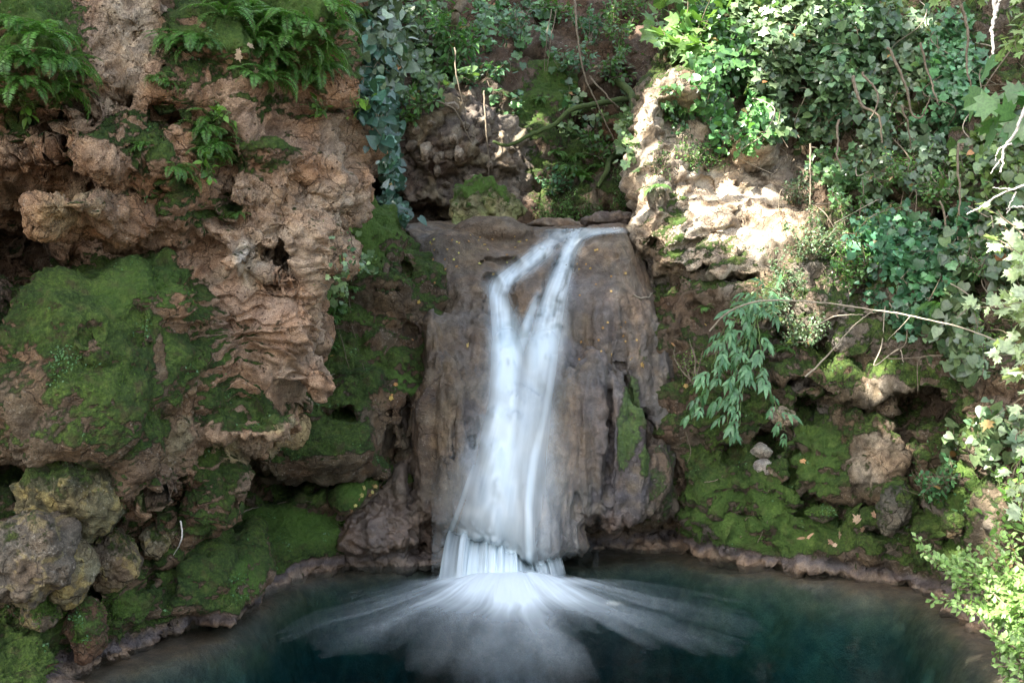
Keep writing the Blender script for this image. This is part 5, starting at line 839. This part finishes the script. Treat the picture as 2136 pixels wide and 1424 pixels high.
near_shrub('maple_branch', 'bright leaves hanging at the top right corner', 'branch', (2260,-100,5.8), [(2110,20,6.2),(2125,60,6.1),(2110,100,6.1),(2130,130,6.1),(1960,0,6.6),(2000,10,6.6)], 120, T_MAPLE, .08, ((.18,.28,.1),(.3,.38,.18)), 704, twigs=5)
near_shrub('seedling', 'round leaved seedling against the sunlit right pillar, low at the edge', 'plant', (2150,1120,6.0), [(2080,1000,6.1),(2110,1020,6.0),(2090,1060,6.1),(2120,960,6.0),(2070,1100,6.1),(2130,1100,6.0)], 90, T_OV, .06, G_BRIGHT, 705, twigs=3, smat=M_GREENSTEM)
# trunks, roots, vines, twigs
strand('mossy_branch', 'crooked moss covered branch slanting across the back cliff', 'branch', [(1330,200,13.2),(1240,220,12.6),(1190,232,12.4),(1150,262,12.3),(1110,280,12.2),(1060,303,12.1),(1030,300,12.2)], .04, M_MOSSBARK, seed=1, wob=.012, sides=8)
strand('leaning_tree', 'green mossy trunk bending beside the outcrop', 'tree trunk', [(1250,150,14.0),(1290,170,13.4),(1315,200,12.9),(1325,240,12.5),(1345,330,12.4)], .065, M_MOSSBARK, seed=2, wob=.01, sides=10)
strand('leaning_tree', 'dark leaning trunk at the top of the back slope', 'tree trunk', [(985,-60,13.4),(965,0,13.2),(950,30,13.1),(945,70,13.3)], .09, M_STEM, seed=3, wob=.01, sides=10)
strand('mossy_branch', 'dark mossy stem in the left part of the back cliff', 'branch', [(800,150,12.2),(830,190,12.1),(815,215,12.0),(780,250,12.0)], .035, M_MOSSBARK, seed=4, wob=.01)
strand('mossy_root', 'mossy root winding down to the ground plants', 'root', [(1295,315),(1275,340),(1262,365),(1250,395)], .05, M_MOSSBARK, seed=5, sides=8)
GV = 'thin vines hanging before the back cliff'
for i, (L, r, t) in enumerate([([(1198,-20,12.6),(1203,60,12.3),(1215,140,12.2),(1240,210,12.2),(1280,290,12.2)], .016, 'tall bowed bare stem crossing the back slope'),([(1010,190,12.4),(1013,260,12.2),(1018,330,12.2),(1022,390,12.3)], .012, 'straight pale vine left of the lit rib'),([(1150,20,13.2),(1140,80,13.0),(1135,150,13.0)], .008, 'left of two thin stems in the top centre'),([(1160,20,13.2),(1150,80,13.0),(1140,150,13.0)], .008, 'right of two thin stems in the top centre'),([(948,100,12.5),(952,150,12.2),(965,210,12.2),(975,270,12.3)], .010, 'brown vine under the elder shrub'),([(800,0,12.6),(815,50,12.3),(812,100,12.2),(840,120,12.3)], .012, 'dark twig in the upper left ivy'),([(880,205,12.4),(930,218,12.2),(955,240,12.2),(985,300,12.3)], .016, 'mossy stem arching over the broad ochre stone'),([(1230,160,13.1),(1265,200,12.7),(1290,225,12.7)], .015, 'bare stem crossing the bowed one')]):
    strand('vine', t, 'vine', L, r, M_STEM, GV, seed=20+i, wob=.006)
GS = 'bare stems on the right slope'
for i, (L, r, t) in enumerate([([(1850,100,9.4),(1890,180,9.3),(1900,240,9.3),(1925,240,9.2),(1940,200,9.2)], .014, 'bare stem looping in the dark upper right'),([(1920,90,9.2),(1935,150,9.2),(1950,200,9.1),(1960,220,9.1)], .012, 'thin pale stem right of the loop'),([(1880,220,9.3),(1895,260,9.3),(1900,310,9.4)], .012, 'short stem below the loop'),([(2005,0,8.8),(2020,60,8.8),(2015,120,8.8),(2025,180,8.8)], .016, 'yellowish stem at the top right'),([(1690,300,9.6),(1688,400,9.4),(1690,470,9.4)], .01, 'straight stem in front of the pale pillar'),([(2000,300,8.6),(2000,420,8.5),(1995,500,8.4)], .012, 'straight stem in the right hollow'),([(1960,420,8.6),(1990,560,8.4),(1980,620,8.4)], .01, 'dry stem behind the bright fern'),([(1780,160,9.8),(1800,220,9.6),(1830,240,9.5),(1840,300,9.5)], .018, 'twisted brown root under the ivy mass'),([(1800,150,9.8),(1830,200,9.6),(1815,250,9.5)], .014, 'second twisted root under the ivy mass'),([(1750,250,9.8),(1745,310,9.6),(1755,350,9.5)], .014, 'root left of the orange hollow')]):
    strand('bare_stem', t, 'stem', L, r, M_STEM, GS, seed=40+i, wob=.008)
rgv = np.random.RandomState(44)
for i, (u, v, L, t) in enumerate([(1600,120,200,'vine hanging left of the central ivy mass'),(1668,150,190,'vine in the centre of the ivy mass'),(1740,90,180,'vine right of the centre of the ivy mass'),(1785,330,150,'vine over the orange root hollow'),(1840,40,170,'vine left of the looping stem'),(1905,20,160,'vine right of the looping stem'),(1870,300,190,'vine in the dark middle of the right slope'),(1930,270,200,'vine right of the dark middle'),(1975,60,220,'vine under the bleached twig'),(2035,100,200,'vine near the right edge'),(2090,150,180,'vine nearest the right edge'),(1825,440,150,'vine beside the green leafy shrub'),(1950,450,170,'vine above the bright fern'),(2050,430,190,'vine at mid height of the right edge'),(1620,330,130,'vine on the sunlit rock'),(1560,230,110,'vine over the outcrop hollow'),(1905,700,110,'vine hanging over the stone shelf'),(1870,650,120,'thin vine left of the shelf vine'),(1735,430,120,'vine right of the straight stem'),(2010,560,160,'vine in front of the right ivy')]):
    p = [lift(u+rgv.randn()*10+k*rgv.uniform(-6, 9), v+L*k/5, .12, .35, rgv, ('right_bank',)) for k in range(6)]; p = [q[0] for q in p if q is not None]
    if len(p) > 2:
        P = smooth_path(p, 40); B = P[0]; V, Q = tube(P, np.linspace(.007, .004, len(P)), 5); tag(obj('vine', mesh('vine', V-B, Q, [M_STEM, M_TWIG][i % 2]), loc=tuple(B)), t, 'vine', 'vines hanging on the right slope')
strand('long_twig', 'long bare twig arching over the right bank to the right edge', 'twig', [(1480,690,8.6),(1520,650,8.4),(1600,628,8.1),(1700,630,7.7),(1820,645,7.2),(1930,665,6.8),(2040,695,6.5),(2120,735,6.2),(2200,790,6.0)], .0085, M_TWIG, seed=60, wob=.004, kids=[([(1700,630,7.7),(1660,640,7.7),(1640,670,7.8)], .003), ([(1900,658,6.9),(1870,690,6.9),(1850,710,6.9)], .003)])
strand('twig', 'forked pale twig slanting up from the stone shelf', 'twig', [(1680,785,8.1),(1740,725,8.0),(1780,680,7.9),(1820,650,7.8)], .008, M_TWIG, seed=61)
strand('twig', 'pale twig resting above the shelf left of the forked one', 'twig', [(1700,680,8.4),(1740,660,8.3),(1800,655,8.2)], .006, M_TWIG, seed=62)
GB = 'bleached twigs at the right edge'
for i, (L, r, k, t) in enumerate([([(2060,-30,5.5),(2075,20,5.5),(2070,60,5.5),(2072,112,5.5)], .014, [([(2076,25,5.5),(2095,-20,5.5)], .011)], 'bleached forked twig at the top right corner'),([(2150,190,5.4),(2120,270,5.4),(2095,320,5.4),(2085,360,5.4)], .010, [([(2095,320,5.4),(2070,360,5.45)], .006), ([(2110,300,5.4),(2085,310,5.4),(2075,335,5.4)], .006)], 'bleached crooked twig below the jagged leaves'),([(2150,380,5.4),(2110,395,5.4),(2050,430,5.5),(2020,450,5.5)], .007, [([(2110,395,5.4),(2070,392,5.4)], .005), ([(2120,400,5.4),(2100,440,5.4)], .005)], 'bleached twig fork pointing left at the right edge'),([(2150,440,5.4),(2120,430,5.4),(2100,445,5.4)], .006, [], 'short bleached twig at the right edge')]):
    strand('bleached_twig', t, 'twig', L, r, M_BLEACH, GB, seed=80+i, wob=.006, kids=k)
strand('twig', 'short curved white twig standing on the left bank', 'twig', [(376,1086,6.5),(379,1120,6.45),(372,1140,6.5),(362,1157,6.6)], .006, M_BLEACH, seed=90, wob=.002)
strand('twig', 'thin bent twig lying over the mossy floor by the dark hollow', 'twig', [(500,1070),(540,1058),(590,1050),(640,1046),(670,1050)], .005, M_STEM, seed=91)
strand('twig', 'small white root on the dark rock right of the waterfall crest', 'twig', [(1320,618),(1335,622),(1350,620),(1358,612)], .010, M_TWIG, seed=92)
GH = 'roots hanging down the mossy bank'
for i, (L, t) in enumerate([([(698,650),(708,690),(722,740),(726,770)], 'left of the two pale roots on the mossy bank'),([(728,620),(735,680),(748,730),(765,790)], 'right of the two pale roots on the mossy bank'),([(680,790),(700,780),(760,778)], 'root crossing the mossy bank under the other two')]): strand('root', t, 'root', L, .005, M_STEM, GH, seed=95+i)
GQ = 'dry twigs on the mossy right bank'
for i, L in enumerate([[(1430,900),(1440,940),(1432,965)],[(1470,1005),(1490,1003),(1507,992)],[(1545,1120),(1560,1080),(1600,1090)],[(1580,1130),(1590,1110),(1600,1085)],[(1850,1150),(1870,1140),(1875,1120)]]):
    strand('twig', ['thin root on the moss left of the hanging leaves','pale twig on the moss beside the hanging leaves','dry root end over the wet rim','dry curved root over the wet rim','thin twig near the lower right shrub'][i], 'twig', L, .005, M_STEM, GQ, seed=110+i)
ivy('ivy_plant', 'ivy trailing on the mossy bank beside the cliff', None, [[(700,500),(720,540),(710,580)],[(690,540),(705,590),(740,620)],[(670,590),(700,620),(720,650)],[(720,480),(740,530),(770,560)]], 900, T_IVY, .05, G_IVY, .04, (.01, .05))
# fallen leaves
V_, F_ = T_OV; 
def fallen(L, label, group, size, cols, seed, T=T_MAPLE, names=None):
    rg = np.random.RandomState(seed); V, Fs = T
    for k, (u, v) in enumerate(L):
        h = hit(u, v)
        if h is None: continue
        p, n, _ = h; c = np.array(cols[rg.randint(len(cols))]); f = unit(rg.randn(3)); f = unit(f-n*(f@n)); P, Fq, cc = scatter(T, np.zeros((1, 3)), f[None], unit(n+rg.randn(3)*.2)[None], np.array([size*rg.uniform(.6, 1.2)]), c[None]*rg.uniform(.8, 1.2))
        o = obj('fallen_leaf', mesh('fallen_leaf', P, Fq, M_DRY, dict(Leaf=cc)), loc=tuple(p+n*.012)); tag(o, names[k]+label if names else label, 'leaf', group)
rg = np.random.RandomState(5)
fallen([(rg.uniform(900,1100), 490+abs(rg.randn())*45) for _ in range(38)], 'small dry leaf fleck on the brown rock left of the waterfall crest', 'leaf flecks on the brown rock', .03, [(.42,.28,.10),(.35,.2,.08),(.45,.42,.12)], 1)
fallen([(rg.uniform(1200,1330), rg.uniform(500,760)) for _ in range(26)], 'tiny dry leaf fleck on the dark rock right of the stream', 'leaf flecks on the dark rock', .025, [(.42,.28,.10),(.35,.2,.08)], 2)
fallen([(974,722)], 'large yellow leaf stuck to the rock left of the stream', None, .075, [(.55,.42,.16)], 3)
fallen([(1670,1118),(1688,1115),(1735,1130),(1752,1118),(1790,1088),(1800,1104),(1745,1140),(1822,1080)], ' brown dead leaf on the moss above the right shore', 'dead leaves above the right shore', .075, [(.35,.22,.14),(.42,.3,.2)], 4, names=['leftmost','second from the left','lowest but one','middle','highest','second highest','lowest','rightmost'])
fallen([(1340,756),(1430,800),(1450,756),(1672,960),(1400,720),(1470,680)], ' orange brown leaf on the moss right of the waterfall', 'leaves on the upper right moss', .05, [(.4,.22,.1),(.45,.3,.12)], 5, names=['left middle','lowest left','right middle','lowest right','topmost left','topmost right'])
fallen([(760,1020),(775,1015),(785,1012),(768,1030),(750,1040),(742,1050),(780,1025),(795,1013),(735,1062),(758,1033)], ' dead leaf in the litter on the brown lump left of the waterfall', 'litter on the brown lump', .045, [(.3,.2,.08),(.2,.12,.06),(.4,.36,.12)], 6, names=['upper left','upper middle','upper','central','lower left','second lowest','central right','topmost and rightmost','lowest','lower middle'])
fallen([(820,823),(812,830),(827,798),(745,562),(715,540),(700,600),(722,575),(858,710),(870,632),(690,745)], ' leaf caught on the mossy bank', 'leaves on the mossy bank', .04, [(.5,.35,.1),(.4,.2,.08)], 7, names=['lower yellow','lowest orange','lower right yellow','topmost right','topmost middle','leftmost','upper left','right hand','upper right edge','middle left'])
fallen([(rg.uniform(480,620), rg.uniform(90,160)) for _ in range(26)], 'dry brown leaf in the litter between the cliff ferns', 'litter between the cliff ferns', .05, [(.36,.24,.14),(.28,.17,.1),(.4,.3,.2)], 8)
print('plants', round(time.time()-T0, 1), len(bpy.data.objects))
# tufts of moss and tiny leaves that fur the green rock
def moss_tufts():
    rg = np.random.RandomState(77); PP, NN, GG = [], [], []
    for o in list(bpy.data.objects):
        if o.type != 'MESH' or 'moss' not in o.data.attributes or o.name == 'pool_bed': continue
        n = len(o.data.vertices); P = np.empty(n*3, np.float32); o.data.vertices.foreach_get('co', P); P = P.reshape(-1, 3)+np.array(o.location, np.float32); N = np.empty(n*3, np.float32); o.data.vertices.foreach_get('normal', N); N = N.reshape(-1, 3); m = np.empty(n, np.float32); o.data.attributes['moss'].data.foreach_get('value', m); g = np.empty(n, np.float32); o.data.attributes['glow'].data.foreach_get('value', g)
        vis = ((P-CAMP)*N).sum(1) < 0; u = P[:, 0]/P[:, 1]*F+CX; v = CY-(P[:, 2]-H)/P[:, 1]*F; w = (fbm(P, .22, 3, seed=99) > -.05) & vis & (m+fbm(P, .09, 3, seed=98)*.35 > .58) & (u > -60) & (u < 2200) & (v > -60) & (v < 1480); w &= rg.rand(n) < np.where(P[:, 1] > 11, .08, .30)
        PP.append(P[w]); NN.append(N[w]); GG.append(g[w])
    P, N, G = np.concatenate(PP), np.concatenate(NN), np.concatenate(GG); k = 2; P = np.repeat(P, k, 0)+rg.randn(len(P)*k, 3)*.008; N = np.repeat(N, k, 0); G = np.repeat(G, k); n = len(P)
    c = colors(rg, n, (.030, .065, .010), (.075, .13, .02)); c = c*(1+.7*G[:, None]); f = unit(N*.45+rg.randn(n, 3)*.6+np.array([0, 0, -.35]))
    lv = (fbm(P, .16, 3, seed=97) > .45) & (rg.rand(n) < .35) & (P[:, 1] < 11)
    c[lv] = colors(rg, lv.sum(), (.07, .16, .06), (.11, .22, .09)); V2, F2, c2 = scatter(T_OV2, P[lv]+N[lv]*.012, unit(rg.randn(lv.sum(), 3)), unit(N[lv]+rg.randn(lv.sum(), 3)*.4), rg.uniform(.012, .026, lv.sum()), c[lv]); o = obj('ground_cover', mesh('ground_cover', V2, F2, M_LEAF, dict(Leaf=c2)), kind='stuff'); o['label'] = 'tiny round leaved liverwort and seedlings over the moss'
    V, Fs, cc = scatter(T_NEEDLE, P+N*.003, f, unit(N+rg.randn(n, 3)*.4), rg.uniform(.010, .028, n), c); o = obj('moss', mesh('moss', V, Fs, M_MOSSLEAF, dict(Leaf=cc)), kind='stuff'); o['label'] = 'tufts of green moss furring the rocks'; print('moss', n)
moss_tufts()
# ------------------------------------------------------------------ unseen trees added over the left bank as shade, gaps carved for sun patches
M_CANOPY = leaf_material('canopy_leaf', .06, .6, .3)
def canopy():
    rg = np.random.RandomState(4); s = SD; a = unit(np.cross(s, [0, 0, 1.])); b = np.cross(a, s)
    LIT = [(1350,215,28,1),(1345,290,22,1),(1345,440,30,1),(1340,260,40,1),(1345,350,40,1),(1400,300,50,1),(1450,330,50,1),(1500,300,45,.95),(1380,420,45,1),(1430,380,40,1),(1400,420,16,.9),(1560,430,85,1),(1630,390,75,1),(1500,480,65,1),(1670,370,60,1),(1600,460,60,1),(1460,430,40,1),(1690,430,50,.9),(1430,500,40,.7),(1540,520,40,.7),(1400,200,45,1),(1480,250,40,.7),(1600,270,40,.5),(1680,230,60,.5),(1650,330,30,.8),
           (1035,190,28,1),(1050,235,30,1),(1075,285,36,1),(1090,330,32,1),(1100,380,28,1),(1112,420,18,1),(950,70,40,.45),(900,120,40,.5),(980,140,30,.4),(1130,240,14,.8),(860,70,40,.3),(1000,20,50,.3),
           (1350,60,50,.7),(1450,100,60,.7),(1400,130,50,.7),(1560,60,100,.93),(1500,170,80,.93),(1620,120,90,.88),(1700,60,90,.8),(1800,80,90,.65),(1580,220,60,.8),(1750,200,70,.55),(1900,150,60,.45),(1960,60,60,.5),(2000,300,50,.3),(1900,400,50,.4),(1850,330,50,.45),(1800,500,50,.5),(1950,500,50,.4),(2000,600,50,.35),(1700,450,40,.8),
           (1620,540,70,.9),(1650,600,80,.92),(1600,620,50,.9),(1740,500,70,.75),(1680,650,50,.85),(1850,420,60,.6),(1780,600,60,.6),(1900,540,50,.35),(1700,670,26,.7),(1738,720,20,.9),(1850,826,18,.9),(1890,890,26,1),(1960,420,60,.3),(1700,740,12,.8),(1800,690,30,.3),(1870,780,16,.5),
           (2010,925,22,1),(2070,950,40,1),(2055,1050,32,1),(2100,1010,30,1),(2005,975,14,.8),(2110,650,60,.8),(2100,500,50,.8),(2110,800,60,.8),(2120,900,40,.8),(2060,1180,50,.75),(2110,1250,50,.75),(2120,1340,30,.7),(2000,1190,30,.6),(2040,230,40,.5),(2080,40,50,.8),(2110,330,50,.9),(2090,430,40,.8),(2120,60,40,.8),(1950,640,20,.5),(1860,905,12,.8),(1500,880,10,0)]
    T = []
    for u, v, r, p in LIT:
        near = u > 2020 and not (900 < v < 1110 and u < 2095)
        if near: q = W(u, v, 5.6)
        else:
            h = hit(u, v)
            if h is None: continue
            q = h[0]
        T.append((q@a, q@b, r/F*q[1], p))
    T = np.array(T)
    # shaded footprint: everything the photo shows, seen along the sun's rays
    cell = .3; occ = {}
    Q = []
    for o in bpy.data.objects:
        if o.type == 'MESH' and o.name in ('cliff', 'mossy_bank', 'waterfall_rock', 'right_bank', 'back_cliff', 'pool_bed'):
            c = np.empty(len(o.data.vertices)*3, np.float32); o.data.vertices.foreach_get('co', c); c = c.reshape(-1, 3); y = np.maximum(c[:, 1], .5); m = (np.abs(c[:, 0]/y) < .62) & (np.abs((c[:, 2]-H)/y) < .5); Q.append(c[m][::5])
    Q = np.concatenate(Q).astype(float); g = np.stack([Q@a, Q@b], 1); g0 = g.min(0)-1.2; ij = ((g-g0)/cell).astype(int); sh = ij.max(0)+6; O = np.zeros(sh, bool); O[ij[:, 0], ij[:, 1]] = True
    for _ in range(3): O = O | np.roll(O, 1, 0) | np.roll(O, -1, 0) | np.roll(O, 1, 1) | np.roll(O, -1, 1)
    cells = np.argwhere(O); n = int(len(cells)*cell*cell*400); k = rg.randint(0, len(cells), n); pq = (cells[k]+rg.rand(n, 2))*cell+g0; pa, pb = pq[:, 0], pq[:, 1]; keep = np.ones(n, bool); print('canopy area', len(cells)*cell*cell)
    wob = fbm(np.stack([pa, pb, 0*pa], 1), .35, 3, seed=120)
    for ta, tb, r, p in T:
        dd = np.hypot(pa-ta, pb-tb)/((r+.12)*(1+.3*wob)); keep &= ~((dd < 1) & (rg.rand(n) < .25+.75*p) & (((fbm(np.stack([pa, pb, 0*pa], 1), .22, 2, seed=121)*.5+.5) < p*1.15) | (p >= .95)))
    sh = np.array([(x, y, 0.) for x in np.arange(-1.6, 2.3, .11) for y in np.arange(6.0, 8.9, .11)]); sh = sh+rg.randn(*sh.shape)*.05; pa, pb = np.concatenate([pa[keep], sh@a]), np.concatenate([pb[keep], sh@b]); n = len(pa); d = 10.5+2.2*fbm(np.stack([pa*.6, pb*.6, 0*pa], 1), 2., 2, seed=122)+rg.uniform(-.6, .6, n)  # dense extra leaves added to keep sun off the foam
    pos = pa[:, None]*a+pb[:, None]*b+d[:, None]*s
    nr = unit(s*1.0+rg.randn(n, 3)*.35); P, Fs, cc = scatter(T_OV, pos, unit(rg.randn(n, 3)), nr, rg.uniform(.18, .30, n), colors(rg, n, *G_MID)); lo = pos[:, 2].min(); print('canopy', n, 'lowest', lo, 'x', pos[:, 0].min(), pos[:, 0].max(), 'y', pos[:, 1].min(), pos[:, 1].max())
    seen = (np.abs(pos[:, 0]/np.maximum(pos[:, 1], .1)) < .56) & (np.abs((pos[:, 2]-H)/np.maximum(pos[:, 1], .1)) < .38) & (pos[:, 1] > 0); print('in view', seen.sum())
    nt_ = 4; edges = np.quantile(pos[:, 1], np.linspace(0, 1, nt_+1)); k = len(T_OV[0]); nf = len(T_OV[1])
    for i in range(nt_):
        m = (pos[:, 1] >= edges[i]) & (pos[:, 1] <= edges[i+1]+(i == nt_-1)); c = pos[m].mean(0); B = np.array([c[0]-1.0, c[1], -1.5]); tr = thing('tree', ['tree standing nearest the viewer over the left bank', 'second tree over the left bank', 'third tree over the left bank', 'farthest tree over the left bank'][i], 'tree', tuple(B), 'trees over the left bank')
        M = np.repeat(m, k); idx = np.full(len(P), -1); idx[M] = np.arange(M.sum()); Fm = Fs[np.repeat(m, nf)]; obj('crown', mesh('crown', P[M]-B, idx[Fm], M_CANOPY, dict(Leaf=cc[M])), tr)
        tb = [tube(smooth_path([B, B+(c-B)*[.3, .5, .5]+[0, .1, .3], c-[0, 0, .6]], 16), np.linspace(.22, .08, 17), 8)]
        for _ in range(9):
            e = pos[m][rg.randint(m.sum())]; st = B+(c-B)*rg.uniform(.6, 1); tb.append(tube(smooth_path([st, (st+e)/2+[0, 0, .3], e], 10), np.linspace(.05, .015, 11), 6))
        V, Q = join(tb); obj('trunk', mesh('trunk', V-B, Q, M_STEM), tr)
canopy()
print('script done', round(time.time()-T0, 1))
